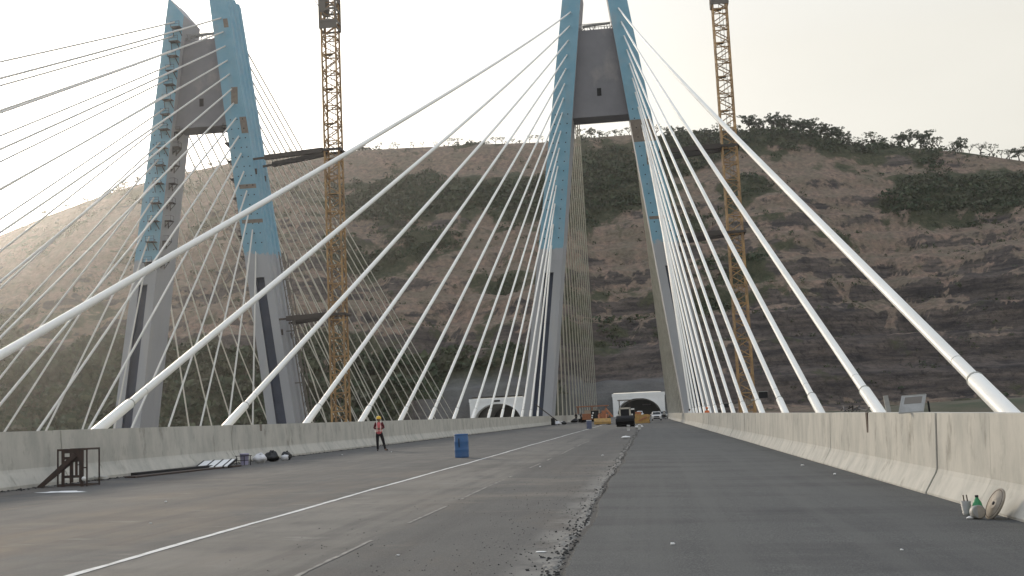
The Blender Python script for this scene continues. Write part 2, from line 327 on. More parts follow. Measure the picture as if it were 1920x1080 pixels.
# ------------------------------------------------------------------ hillside
def hill_material():
    m = bpy.data.materials.new('hillside'); m.use_nodes = True; t = m.node_tree; L = t.links
    b = t.nodes['Principled BSDF']; b.inputs['Roughness'].default_value = 0.98; b.inputs['Specular IOR Level'].default_value = 0.1
    at = t.nodes.new('ShaderNodeAttribute'); at.attribute_name = 'ground_type'
    sp = t.nodes.new('ShaderNodeSeparateColor'); L.new(at.outputs['Color'], sp.inputs[0])
    tc = t.nodes.new('ShaderNodeTexCoord')
    def noi(sc, st=(1, 1, 1), det=8, ro=0.7):
        mp = t.nodes.new('ShaderNodeMapping'); mp.inputs['Scale'].default_value = st; L.new(tc.outputs['Object'], mp.inputs[0])
        n = t.nodes.new('ShaderNodeTexNoise'); n.inputs['Scale'].default_value = sc; n.inputs['Detail'].default_value = det; n.inputs['Roughness'].default_value = ro
        L.new(mp.outputs[0], n.inputs['Vector']); return n.outputs['Fac']
    def mixc(f, a, c):
        x = t.nodes.new('ShaderNodeMix'); x.data_type = 'RGBA'
        if isinstance(f, float): x.inputs[0].default_value = f
        else: L.new(f, x.inputs[0])
        for s_, v in ((6, a), (7, c)):
            if isinstance(v, tuple): x.inputs[s_].default_value = (*v, 1)
            else: L.new(v, x.inputs[s_])
        return x.outputs[2]
    def rng(f, lo, hi):
        r = t.nodes.new('ShaderNodeMapRange'); L.new(f, r.inputs[0]); r.inputs[1].default_value = lo; r.inputs[2].default_value = hi; return r.outputs[0]
    def math_(op, a, c):
        x = t.nodes.new('ShaderNodeMath'); x.operation = op
        for i, v in ((0, a), (1, c)):
            if isinstance(v, float): x.inputs[i].default_value = v
            else: L.new(v, x.inputs[i])
        return x.outputs[0]
    fine = noi(0.30); med = noi(0.07, (1, 1, 2.2)); strat = noi(0.10, (0.35, 0.35, 3.2))
    soil = mixc(rng(fine, 0.40, 0.62), (0.320, 0.228, 0.178), (0.145, 0.112, 0.092))
    soil = mixc(rng(med, 0.4, 0.62), soil, (0.205, 0.172, 0.130))
    rock = mixc(rng(strat, 0.4, 0.6), (0.060, 0.054, 0.054), (0.155, 0.128, 0.112))
    rock = mixc(rng(fine, 0.5, 0.75), rock, (0.026, 0.025, 0.026))
    green = mixc(rng(fine, 0.35, 0.65), (0.040, 0.050, 0.030), (0.110, 0.106, 0.068))
    fr = rng(math_('ADD', sp.outputs[1], math_('MULTIPLY', math_('SUBTRACT', fine, 0.5), 0.9)), 0.40, 0.60)
    fg = rng(math_('ADD', sp.outputs[0], math_('MULTIPLY', math_('SUBTRACT', fine, 0.5), 0.9)), 0.38, 0.62)
    c = mixc(fr, soil, rock); c = mixc(fg, c, green)
    # low dry scrub dots over everything
    v = t.nodes.new('ShaderNodeTexVoronoi'); v.inputs['Scale'].default_value = 0.32; mp = t.nodes.new('ShaderNodeMapping'); mp.inputs['Scale'].default_value = (1, 1, 1.4)
    L.new(tc.outputs['Object'], mp.inputs[0]); L.new(mp.outputs[0], v.inputs['Vector'])
    sc = math_('MULTIPLY', rng(v.outputs['Distance'], 0.55, 0.25), rng(med, 0.42, 0.6))
    c = mixc(math_('MULTIPLY', sc, 0.35), c, (0.062, 0.056, 0.040))
    # sprayed concrete round the tunnel mouths
    c = mixc(sp.outputs[2], c, mixc(rng(med, 0.3, 0.7), (0.13, 0.13, 0.13), (0.19, 0.19, 0.185)))
    L.new(c, b.inputs['Base Color'])
    bp = t.nodes.new('ShaderNodeBump'); bp.inputs['Strength'].default_value = 0.9; bp.inputs['Distance'].default_value = 2.2
    L.new(fine, bp.inputs['Height']); L.new(bp.outputs[0], b.inputs['Normal'])
    return m
M['hill'] = hill_material()
def hill_cols(X, Y, Z):
    dzx = np.gradient(Z, axis=0)/np.gradient(X, axis=0); dzy = np.gradient(Z, axis=1)/np.gradient(Y, axis=1)
    sl = np.hypot(dzx, dzy)
    n = fbm(X/40, (Y+Z)/55, 77, 5)
    veg = veg_at(X, Z, n)+(fbm(X/12, (Y+Z)/16, 71, 4)-0.5)*1.7
    rock = np.clip(sstep(0.9, 1.7, sl)*(0.55+.35*(Z < 90))+patch(ROCK, X, Z)*0.8-patch(TAN, X, Z)*0.35+(fbm(X/45, Z/9, 88)-0.5)*1.3+(fbm(X/8, (Z+Y)/9, 98, 4)-0.5)*1.5+.08, 0, 1)
    sh = 0
    for px, py in PORT:
        sh = sh+np.exp(-(np.maximum(np.abs(X-px-(-8 if px < -50 else -8))-20, 0)/7)**2)*(1-sstep(13, 27, Z))*(Y < 560)
    return np.stack([veg, rock, np.clip(sh, 0, 1)*0.85], -1)
def hole(cc, lo):
    h = np.zeros(len(cc), bool)
    for px, py in PORT: h |= (np.abs(cc[:, 0]-px) < 11.2) & (lo < 9.0) & (cc[:, 1] > py-1) & (cc[:, 1] < py+70)
    return h
ys = np.concatenate([np.arange(440, 540, 1.0), np.arange(540, 812, 1.6), np.arange(812, 1000, 12)])
hill = grid_obj('hillside', np.concatenate([np.arange(-980, -520, 8), np.arange(-520, 330, 2.0), np.arange(330, 700, 8)]), ys,
                lambda X, Y: np.where(Y < base_y(X), low_z(X, Y)+0.0, hill_z(X, Y)), M['hill'], hill_cols, hole)
tag(hill, kind='structure')
gxs = np.arange(-980, 701, 12.0); gys = np.concatenate([np.arange(-160, 441, 10.0)])
gys[-1] = 440.0
M['ground'] = mat('valley_ground', (0.12, 0.10, 0.07), 0.95, col2=(0.05, 0.06, 0.03), scale=0.05, bump=0.5, bscale=0.4)
gr = grid_obj('ground', gxs, gys, lambda X, Y: low_z(X, Y), M['ground']); tag(gr, kind='structure')

# ------------------------------------------------------------------ scrub on the slope (ground cover that nobody could count)
def leafcluster(rg, c, r_, n, size, V, F, MI, mi):
    for _ in range(n):
        d = rg.normal(size=3); d /= np.linalg.norm(d); rad = rg.uniform(0.45, 1.0)**0.5
        p = c+d*np.array(r_)*rad
        if p[2] < c[2]-r_[2]*0.6: p[2] = c[2]-r_[2]*0.4
        a = rg.normal(size=3); a /= np.linalg.norm(a); b = np.cross(a, rg.normal(size=3)); b /= np.linalg.norm(b)
        s_ = size*rg.uniform(0.6, 1.3); o = len(V)
        V += [p-a*s_, p-b*s_*0.7, p+a*s_, p+b*s_*0.7]; F.append((o, o+1, o+2, o+3)); MI.append(mi)
rg = np.random.RandomState(3)
def scrub(name, count, seed, region, size_rng, dens_leaf, matlist, label, thr):
    rg = np.random.RandomState(seed); V = []; F = []; MI = []
    X = rg.uniform(region[0], region[1], count*8); Y = rg.uniform(region[2], region[3], count*8)
    Z = hill_z(X, Y); n = fbm(X/40, (Y+Z)/55, 77, 5); veg = veg_at(X, Z, n)
    ok = (rg.uniform(size=len(X)) < (sstep(.25, .8, veg)*thr+0.10)*np.maximum(sstep(.46, .60, fbm(X/16, (Y+Z)/20, 71, 5)), sstep(.5, .9, veg)*.8)) & (Y > base_y(X)+2)
    for px, py in PORT: ok &= ~((np.abs(X-px+6) < 26) & (Z < 24))
    k = 0
    for i in np.nonzero(ok)[0][:count]:
        s_ = rg.uniform(*size_rng)*(0.6+0.6*veg[i]); mi = rg.choice(len(matlist), p=[0.45, 0.3, 0.25])
        leafcluster(rg, np.array([X[i], Y[i], Z[i]+s_*0.45]), (s_, s_, s_*0.75), dens_leaf, s_*0.34, V, F, MI, mi); k += 1
    me = bpy.data.meshes.new(name); me.from_pydata([tuple(v) for v in V], [], F)
    for m_ in matlist: me.materials.append(M[m_])
    me.polygons.foreach_set('material_index', MI); me.update()
    o = bpy.data.objects.new(name, me); C.objects.link(o); tag(o, label, 'scrub', kind='stuff'); return o
scrub('hillside_scrub', 15000, 5, (-560, 340, 470, 800), (1.1, 3.4), 13, ['leaf1', 'leaf2', 'leaf3'], 'dense green and olive scrub covering the rocky hillside', 0.9)

scrub('hillside_wood', 900, 15, (-620, -105, 452, 545), (3.0, 5.5), 60, ['leaf2', 'leaf1', 'leaf3'], 'dark green woodland along the foot of the hill at the left', 1.0)
# ------------------------------------------------------------------ trees on the skyline
def make_tree_meshes(seed, kind):
    rg = np.random.RandomState(seed); rnd = random.Random(seed)
    tr = MB(); hgt = 1.0
    lean = rnd.uniform(-.12, .12)
    tr.tube([(0, 0, -0.12), (lean*0.3, 0, 0.2), (lean, 0, 0.42)], [0.035, 0.028, 0.02], 6)
    tips = []
    for k in range(6):
        a = k*1.05+rnd.uniform(-.3, .3); rad = rnd.uniform(0.18, 0.36)*(1.25 if kind == 'flat' else 1); h = rnd.uniform(0.6, 0.85)
        if kind == 'flat': h = rnd.uniform(0.68, 0.8)
        e = (lean+math.cos(a)*rad, math.sin(a)*rad, h)
        tr.tube([(lean*0.6, 0, 0.3), (lean+math.cos(a)*rad*0.5, math.sin(a)*rad*0.5, h*0.72), e], [0.018, 0.012, 0.006], 5); tips.append(e)
    V = []; F = []; MI = []
    n = {'dense': 26, 'loose': 11, 'flat': 13, 'bare': 8}[kind]; lf = {'dense': 26, 'loose': 18, 'flat': 15, 'bare': 4}[kind]
    for k in range(n):
        if k < 6: c = np.array(tips[k])
        else:
            t_ = tips[rg.randint(6)]; c = np.array(t_)+rg.normal(size=3)*np.array([.12, .12, .10 if kind != 'flat' else .03])
            if kind == 'dense': c = np.array([lean, 0, 0.62])+rg.normal(size=3)*np.array([.2, .2, .15])
        s_ = rg.uniform(0.08, 0.15)
        leafcluster(rg, c, (s_, s_, s_*0.65), int(lf*1.3), 0.036, V, F, MI, 0)
    if kind == 'bare':
        for t_ in tips:
            for q in range(5):
                d = rg.normal(size=3)*0.12; d[2] = abs(d[2]); tr.tube([t_, tuple(np.array(t_)+d)], [0.005, 0.002], 4)
    me = bpy.data.meshes.new('crown'); me.from_pydata([tuple(v) for v in V], [], F)
    me.materials.append(M[{'dense': 'leaf2', 'loose': 'leaf1', 'flat': 'leaf1', 'bare': 'leaf3'}[kind]])
    to = tr.build('trunk', 'bark'); tm = to.data; bpy.data.objects.remove(to)
    return tm, me
TREEK = {}
for kd in ('dense', 'loose', 'flat', 'bare'): TREEK[kd] = [make_tree_meshes(100+hash_, kd) for hash_ in ({'dense': 1, 'loose': 5, 'flat': 9, 'bare': 13}[kd]+q for q in range(3))]
KLAB = {'dense': 'round dense dark tree', 'loose': 'loose airy olive tree', 'flat': 'wide flat-topped tree', 'bare': 'thin half-bare tree'}
def tree(x, y, h, kind, v, label, group, sx=1.0):
    z = float(hill_z(np.array([float(x)]), np.array([float(y)]))[0])
    o = empty('tree', (x, y, z-0.3), label, 'tree', group, random.uniform(0, 6.28)); o.scale = (h*sx, h*sx, h)
    for nm, me in zip(('trunk', 'crown'), TREEK[kind][v % 3]):
        c = bpy.data.objects.new(nm, me); C.objects.link(c); c.parent = o
# ridge trees: stretches of the skyline, (from, to) in world x at the ridge
STRETCH = [('on the far left ridge slope', -480, -336, 17, (4, 8), 'mixed'),
           ('on the ridge behind the left pylon', -334, -255, 8, (4, 7), 'mixed'),
           ('on ridge beside the left crane', -250, -215, 3, (3, 5), 'small'),
           ('on the ridge right of the hut', -200, -60, 22, (3.2, 7), 'small'),
           ('on the ridge under the crossbeam', -42, 20, 12, (5, 10), 'mixed'),
           ('on ridge just right of near pylon', 24, 76, 11, (5, 9), 'mixed'),
           ('on summit right of right crane', 82, 150, 20, (8, 13), 'dense'),
           ('on the far right ridge', 152, 290, 26, (6, 12), 'right')]
for where, xa, xb, n, hr, style in STRETCH:
    xs_ = sorted(random.uniform(xa, xb) for _ in range(n)) if style != 'x' else []
    for i in range(n): xs_[i] = xa+(xb-xa)*(i+0.5+random.uniform(-.38, .38))/n
    for i, x in enumerate(xs_):
        kd = random.choice({'mixed': ['loose', 'dense', 'flat'], 'small': ['loose', 'dense', 'bare', 'flat'], 'dense': ['dense', 'dense', 'loose'], 'right': ['flat', 'dense', 'loose', 'bare', 'loose']}[style])
        h = random.uniform(*hr)
        if style == 'right' and 188 < x < 200: kd = 'dense'; h = 14
        lab = KLAB[kd]+', '+(ORD[i] if i < 20 else 'twenty-'+ORD[i-20])+' from left '+where
        tree(x, 797+random.uniform(-6, 3), h, kd, random.randrange(3), lab, 'trees along the skyline ridge', random.uniform(0.9, 1.4))
# hut on the ridge
hz = 203
hut = empty('hilltop_hut', (-199.5, 800, hz), 'small pale flat-roofed hut standing on the bare ridge left of the near pylon', 'hut')
MB().box((-4.2, -2.5, -1.5), (4.2, 2.5, 2.1)).build('wall', 'concrete_light', hut)
MB().box((-5.6, -3.4, 2.1), (5.6, 3.4, 2.5)).build('roof', 'beam', hut)
MB().box((-3.3, -2.54, 0.2), (-2.2, -2.48, 1.6)).build('window', 'glass', hut)
MB().box((-0.6, -2.54, -0.6), (0.5, -2.48, 1.7)).build('door', 'timber', hut)
hz2 = 201
hut = empty('hilltop_hut', (-117, 800, hz2-.5), 'low dark thatched shelter on the bare ridge among small trees', 'hut')
MB().box((-6, -2.5, -1.5), (6, 2.5, 1.2)).build('wall', 'timber', hut)
mb = MB(); mb.add([(-8,-3.6,1.2),(8,-3.6,1.2),(8,3.6,1.2),(-8,3.6,1.2),(-5.5,0,3.3),(5.5,0,3.3)], [(0,1,5,4),(1,2,5),(2,3,4,5),(3,0,4),(3,2,1,0)]); mb.build('roof', 'leaf3', hut)

# ------------------------------------------------------------------ road deck
def road_material(new=False):
    m = bpy.data.materials.new('new_asphalt' if new else 'old_asphalt'); m.use_nodes = True; t = m.node_tree; L = t.links
    b = t.nodes['Principled BSDF']; b.inputs['Roughness'].default_value = 0.92; b.inputs['Specular IOR Level'].default_value = 0.22
    tc = t.nodes.new('ShaderNodeTexCoord'); sx = t.nodes.new('ShaderNodeSeparateXYZ'); L.new(tc.outputs['Object'], sx.inputs[0])
    def noi(sc, st=(1, 1, 1), det=8, ro=0.65):
        mp = t.nodes.new('ShaderNodeMapping'); mp.inputs['Scale'].default_value = st; L.new(tc.outputs['Object'], mp.inputs[0])
        n = t.nodes.new('ShaderNodeTexNoise'); n.inputs['Scale'].default_value = sc; n.inputs['Detail'].default_value = det; n.inputs['Roughness'].default_value = ro
        L.new(mp.outputs[0], n.inputs['Vector']); return n.outputs['Fac']
    def rng(f, lo, hi, a=0., c=1.):
        r = t.nodes.new('ShaderNodeMapRange'); L.new(f, r.inputs[0]); r.inputs[1].default_value = lo; r.inputs[2].default_value = hi
        r.inputs[3].default_value = a; r.inputs[4].default_value = c; return r.outputs[0]
    def mul(a, c, op='MULTIPLY'):
        x = t.nodes.new('ShaderNodeMath'); x.operation = op
        for i, v in ((0, a), (1, c)):
            if isinstance(v, float): x.inputs[i].default_value = v
            else: L.new(v, x.inputs[i])
        return x.outputs[0]
    def mixc(f, a, c):
        x = t.nodes.new('ShaderNodeMix'); x.data_type = 'RGBA'
        if isinstance(f, float): x.inputs[0].default_value = f
        else: L.new(f, x.inputs[0])
        for s_, v in ((6, a), (7, c)):
            if isinstance(v, tuple): x.inputs[s_].default_value = (*v, 1)
            else: L.new(v, x.inputs[s_])
        return x.outputs[2]
    if new:
        c = mixc(rng(noi(0.9, (1.6, 0.25, 1)), 0.35, 0.7), (0.066, 0.069, 0.071), (0.086, 0.089, 0.089))
        c = mixc(rng(noi(55, det=4), 0.46, 0.66), c, (0.150, 0.152, 0.148))
        c = mixc(rng(noi(85, det=3), 0.56, 0.66), c, (0.030, 0.030, 0.031))
        c = mixc(rng(noi(0.5, (0.35, 1.3, 1)), 0.48, 0.66, 0., 0.7), c, (0.054, 0.055, 0.058))
        c = mixc(rng(noi(0.5, (5.0, 0.06, 1), 4), 0.48, 0.68, 0., 0.5), c, (0.104, 0.106, 0.104))
        bs, bd = 70, 0.25
    else:
        n1 = noi(0.35, (1.0, 0.35, 1)); n2 = noi(1.6, (1.3, 0.3, 1)); n3 = noi(45, det=3)
        c = mixc(rng(n2, 0.35, 0.7), (0.080, 0.080, 0.079), (0.118, 0.115, 0.110))
        # brown dust
        c = mixc(mul(rng(n1, 0.45, 0.62), rng(sx.outputs['Y'], 38., 12., 0., 0.95)), c, (0.175, 0.138, 0.104))
        # pale concrete dust between the two chalk lines
        xa = rng(sx.outputs['X'], -5.55, -5.35); xb = rng(sx.outputs['X'], -3.15, -3.4)
        band = mul(mul(xa, xb), rng(n2, 0.30, 0.55, 0.25, 0.95))
        c = mixc(mul(band, rng(sx.outputs['Y'], 75., 25., 0.25, 1.)), c, (0.175, 0.165, 0.148))
        # darker fresh bitumen near the seam and beside the far barrier
        xc = mul(rng(sx.outputs['X'], -3.6, -3.0), rng(n1, 0.3, 0.6, 0.35, 1.))
        c = mixc(mul(xc, 0.55), c, (0.060, 0.061, 0.062))
        c = mixc(rng(n3, 0.4, 0.8, 0., 0.6), c, (0.17, 0.165, 0.155))
        c = mixc(rng(noi(1.1, (1, 0.8, 1), 4), 0.66, 0.76, 0., 0.4), c, (0.07, 0.068, 0.066))
        c = mixc(rng(noi(0.35, (0.6, 1.2, 1)), 0.46, 0.68, 0., 0.6), c, (0.078, 0.075, 0.072))
        c = mixc(rng(noi(0.5, (4.5, 0.10, 1), 5), 0.5, 0.7, 0., 0.45), c, (0.062, 0.062, 0.062))
        c = mixc(rng(noi(0.45, (0.7, 1.5, 1), 6), 0.54, 0.72, 0., 0.6), c, (0.185, 0.165, 0.142))
        c = mixc(mul(rng(noi(0.9, (0.7, 2.4, 1), 5), 0.62, 0.72, 0., 0.7), rng(sx.outputs['X'], -3.2, -3.8)), c, (0.25, 0.24, 0.225))
        mb_ = mul(mul(rng(sx.outputs['X'], -1.45, -1.15), rng(noi(1.3, (1, .7, 1), 6), 0.40, 0.56)), rng(sx.outputs['Y'], 40., 14., 0.15, .9))
        c = mixc(mb_, c, (0.20, 0.195, 0.182))
        bs, bd = 45, 0.5
    L.new(c, b.inputs['Base Color'])
    bp = t.nodes.new('ShaderNodeBump'); bp.inputs['Strength'].default_value = 0.6; bp.inputs['Distance'].default_value = 0.02
    L.new(noi(bs, det=5), bp.inputs['Height']); L.new(bp.outputs[0], b.inputs['Normal'])
    return m
M['road'] = road_material(); M['newroad'] = road_material(True)
YA, YE = -70.0, 545.0
def strip(name, x0, x1, y0, y1, dz, mat_, thick=0.0, ny=1):
    mb = MB(); n = max(1, ny)
    for k in range(n):
        a = y0+(y1-y0)*k/n; b = y0+(y1-y0)*(k+1)/n
        mb.add([(x0, a, gz(x0)+dz), (x1, a, gz(x1)+dz), (x1, b, gz(x1)+dz), (x0, b, gz(x0)+dz)], [(0, 1, 2, 3)])
    if thick:
        mb.add([(x0, y0, gz(x0)+dz), (x0, y1, gz(x0)+dz), (x0, y1, gz(x0)+dz-thick), (x0, y0, gz(x0)+dz-thick)], [(0, 1, 2, 3)])
    return mb.build(name, mat_)
tag(strip('road', -14.2, 4.4, YA, YE, 0, 'road'), kind='structure')
# new asphalt layer with a ragged raised edge
mb = MB(); n = 1400; rs = random.Random(4); V0 = []; edge = []
for i in range(n+1):
    y = 3+(YE-3)*(i/n)**2.2 if i else 3
    e = -0.80-0.035*math.sin(y*0.35)-0.025*math.sin(y*1.1+1)+rs.uniform(-.018, .018)
    if 9 < y < 24: e -= 0.02
    edge.append((e, y))
for i in range(n):
    (a, y0), (b, y1) = edge[i], edge[i+1]
    mb.add([(a, y0, gz(a)+.045), (4.4, y0, gz(4.4)+.045), (4.4, y1, gz(4.4)+.045), (b, y1, gz(b)+.045)], [(0, 1, 2, 3)])
    mb.add([(a-.03, y0, gz(a)-.005), (a, y0, gz(a)+.045), (b, y1, gz(b)+.045), (b-.03, y1, gz(b)-.005)], [(0, 1, 2, 3)])
mb.add([(-.8, YA, gz(-.8)+.045), (4.4, YA, gz(4.4)+.045), (4.4, 3, gz(4.4)+.045), (-.8, 3, gz(-.8)+.045)], [(0, 1, 2, 3)])
tag(mb.build('new_road_layer', 'newroad'), kind='structure')
# chalk white line, slightly wavering and broken at the edges
def wavy_line(name, x, y0, y1, wd, gaps, seed, drift=0.0, step=0.35, matn='white_line'):
    rs = random.Random(seed); mb = MB(); y = y0; pts = []
    while y < y1:
        pts.append((x+drift*(y/150.)+0.02*math.sin(y*0.21)+0.012*math.sin(y*.8)+rs.uniform(-.008, .008), y, wd*rs.uniform(.75, 1.2))); y += step*(1+y/40)
    for i in range(len(pts)-1):
        (a, ya, wa), (b, yb, wb) = pts[i], pts[i+1]
        if gaps and math.sin(ya*.9+math.sin(ya*.37)*2)+rs.uniform(-.7, .7) < gaps: continue
        mb.add([(a-wa/2, ya, gz(a)+.004), (a+wa/2, ya, gz(a)+.004), (b+wb/2, yb, gz(b)+.004), (b-wb/2, yb, gz(b)+.004)], [(0, 1, 2, 3)])
    return tag(mb.build(name, matn), kind='structure')
wavy_line('road_marking', -5.42, 2, 190, 0.10, 0.0, 2, -0.5)
wavy_line('road_marking', -3.27, 3, 60, 0.05, -0.35, 3, 0.2, 0.15, 'dustline')
# rubble along the seam
mb = MB(); rs = random.Random(8); prev = None
y = 3.0
while y < 210:
    wd = 0.19*(1-sstep(20, 60, np.array([y]))[0]*0.4)*(1+.25*math.sin(y*2.1)+.2*math.sin(y*5.3+1)+rs.uniform(-.08, .08)); hh = 0.022*rs.uniform(.3, 1.3)
    cx_ = -0.80-0.035*math.sin(y*0.35)-0.025*math.sin(y*1.1+1)-0.10-wd/2
    row = [(cx_+wd*(q-0.5)+rs.uniform(-.02, .02), y+rs.uniform(-.02, .02), gz(cx_)+(-.01 if q in (0, 1) else hh*math.sin(math.pi*q)*rs.uniform(.2, 1.1)-.004)) for q in (0, .2, .35, .5, .65, .8, 1)]
    if prev: o_ = prev; mb.add(prev+row, [(i, i+1, i+8, i+7) for i in range(6)])
    prev = row; y += 0.09*(1+y/22)
gm = MB(); yy = 3.0; pv_ = None
while yy < 240:
    e_ = -0.80-0.035*math.sin(yy*0.35)-0.025*math.sin(yy*1.1+1); w_ = rs.uniform(.05, .13)*(1+yy/120)
    rw = [(e_-w_-.03, yy, gz(e_)+.005), (e_+.02, yy, gz(e_)+.006)]
    if pv_: gm.add(pv_+rw, [(0, 1, 3, 2)])
    pv_ = rw; yy += .12*(1+yy/22)
tag(gm.build('seam_groove', 'crumb'), kind='structure')
tag(mb.build('rubble_strip', 'rubble'), 'pale broken rubble and mortar along the seam of the new asphalt', 'rubble', kind='stuff')
def stones(name, n, fn, size, mat_, label, cat, seed):
    rs = random.Random(seed); mb = MB()
    for _ in range(n):
        x, y = fn(rs); s_ = size*rs.uniform(.35, 1.3)
        p = [Vector((rs.uniform(.6, 1.2)*math.cos(a), rs.uniform(.6, 1.2)*math.sin(a), 0))*s_ for a in (0, 1.3, 2.5, 3.7, 5.1)]
        o_ = Vector((x, y, gz(x)-.002)); top = Vector((rs.uniform(-.3, .3)*s_, rs.uniform(-.3, .3)*s_, s_*rs.uniform(.6, 1.1)))
        mb.add([o_+q for q in p]+[o_+q*.55+top for q in p], [(i, (i+1) % 5, 5+(i+1) % 5, 5+i) for i in range(5)]+[(5, 6, 7, 8, 9)])
    return tag(mb.build(name, mat_), label, cat, kind='stuff')
stones('asphalt_crumbs', 1100, lambda r: (lambda y: (-0.95-abs(r.gauss(0, .8)) if r.random() < .7 else r.uniform(-4.4, -1.1), y))(9.5+r.random()**1.6*26), 0.0085, 'crumb',
       'loose black asphalt crumbs scattered left of the seam', 'crumbs', 5)
stones('seam_stones', 1600, lambda r: (-0.86-abs(r.gauss(0, .12)), 8+r.random()**2*90), 0.018, 'crumb', 'small dark broken stones lying along the asphalt seam', 'stones', 6)
stones('gutter_grit', 1600, lambda r: (4.16-abs(r.gauss(0, .05)), 8+r.random()**1.7*120), 0.022, 'rubble', 'pale grit and chips lying at the foot of the right barrier', 'grit', 9)
stones('gutter_dirt', 1500, lambda r: (-13.93+abs(r.gauss(0, .14)), 18+r.random()**1.7*150), 0.028, 'crumb', 'dark dirt collected at the foot of the left barrier', 'dirt', 10)

# deck slabs, barriers
def deck(xoff, name_label):
    o = MB(); x0, x1 = -16.9+xoff, 7.1+xoff; z0, z1 = gz(-16.9)-.02, gz(7.1)-.02
    # edge beams
    prof = [(x0, -1.25), (-14.1+xoff, -1.25+.02), (-14.1+xoff, gz(-14.1)-.012), (4.3+xoff, gz(4.3)-.012), (4.3+xoff, -1.75), (x1, -1.8), (x1, -2.3), (x1-3, -2.8), (x1-6, -4.6), (x0+6, -4.4), (x0+3, -2.5), (x0, -1.9)]
    ya, yb = YA, 374
    vs_ = [(p[0], ya, p[1]) for p in prof]+[(p[0], yb, p[1]) for p in prof]; n_ = len(prof)
    o.add(vs_, [(i, i+n_, (i+1) % n_+n_, (i+1) % n_) for i in range(n_)]+[tuple(range(n_)), tuple(range(2*n_-1, n_-1, -1))])
    return tag(o.build('bridge_deck', 'pylon_conc'), name_label, 'bridge deck')
deck(0, 'concrete deck of the nearer cable-stayed bridge under the road')
deck(-63.8, 'concrete deck of the farther cable-stayed bridge behind the left barrier')
o2 = strip('road', -14.2-0, 4.4, YA, 500, 0.0, 'road'); o2.location = (-63.8, 0, 0.0); tag(o2, kind='structure')

def barrier(side, xoff, label, y0, y1, plen, parent_gap=True, detail=True):
    """side +1: right of the road (face towards -x), -1: left."""
    xb = 4.2 if side > 0 else -14.0; zb = gz(xb); zt = -0.205 if side > 0 else 0.245
    H = zt-zb
    prof = [(0, -.12), (0, .075), (.17, .36), (.20, .43), (.25, H), (.47, H), (.52, .4), (.52, -.12)]
    root = empty('concrete_barrier', (xb+xoff, y0, zb), label, 'barrier')
    mb = MB(); rs = random.Random(int(xoff)+side*5); y = 0.0; Ln = y1-y0
    while y < Ln:
        l_ = min(plen*rs.choice([.6, 1, 1, 1.25]), Ln-y); j = rs.uniform(-.012, .012) if detail else 0; ra = rs.uniform(-.006, .006)
        nseg = 3; g = 0.007
        vv = []; n_ = len(prof)
        ysl = [y+g, y+g+.01]+[y+l_*q/nseg for q in range(1, nseg)]+[y+l_-g-.01, y+l_-g]
        for k, yy in enumerate(ysl):
            ins = .006 if k in (0, len(ysl)-1) else 0
            for i, (px, pz) in enumerate(prof): vv.append((side*(px+j+(ins if i < 5 else 0)), yy, pz+(ra if pz > .5 else 0)-(ins if 4 <= i <= 5 else 0)))
        fs = []
        for k in range(len(ysl)-1):
            for i in range(n_):
                f_ = (k*n_+i, (k+1)*n_+i, (k+1)*n_+(i+1) % n_, k*n_+(i+1) % n_)
                fs.append(f_ if side > 0 else f_[::-1])
        e1 = tuple(range(n_)); e2 = tuple(range((len(ysl)-1)*n_, len(ysl)*n_))[::-1]
        fs += [e1 if side > 0 else e1[::-1], e2 if side > 0 else e2[::-1]]
        mb.add(vv, fs, 0)
        y += l_
    mb.build('barrier_wall', 'barrier', root)
    # dark filler standing inside the joints
    f = MB(); f.add([(side*(.10), 0, 0.0), (side*.10, Ln, 0.0), (side*.25, Ln, .36), (side*.25, 0, .36), (side*.31, 0, H-.02), (side*.31, Ln, H-.02), (side*.44, Ln, H-.02), (side*.44, 0, H-.02)],
                    [(0, 1, 2, 3), (3, 2, 5, 4), (4, 5, 6, 7)]); f.build('joint_filler', 'joint', root)
    return root
br = barrier(1, 0, 'pale weathered concrete crash barrier along the right edge of the near road', YA, 372, 4.6)
bl = barrier(-1, 0, 'grey stained concrete crash barrier along the left edge of the near road', YA, 372, 5.0)
barrier(1, -63.8, 'concrete crash barrier on the right edge of the farther bridge', YA, 372, 9.0, detail=False)
barrier(-1, -63.8, 'concrete crash barrier on the left edge of the farther bridge', YA, 372, 9.0, detail=False)
# brown timber strip in a joint of the right barrier
xb = 4.2; zt = -0.205
MB().box((.215, 23.74-YA, -.76+1.495), (.262, 23.92-YA, 1.30)).build('timber_strip', 'timber', br)
MB().box((-.258, 40.1-YA, .45), (-.225, 40.32-YA, 1.28)).build('repair_patch', 'patch', bl)
MB().box((-.27, 25.2-YA, .82), (-.24, 26.9-YA, .85)).build('steel_rod', 'rust', bl)

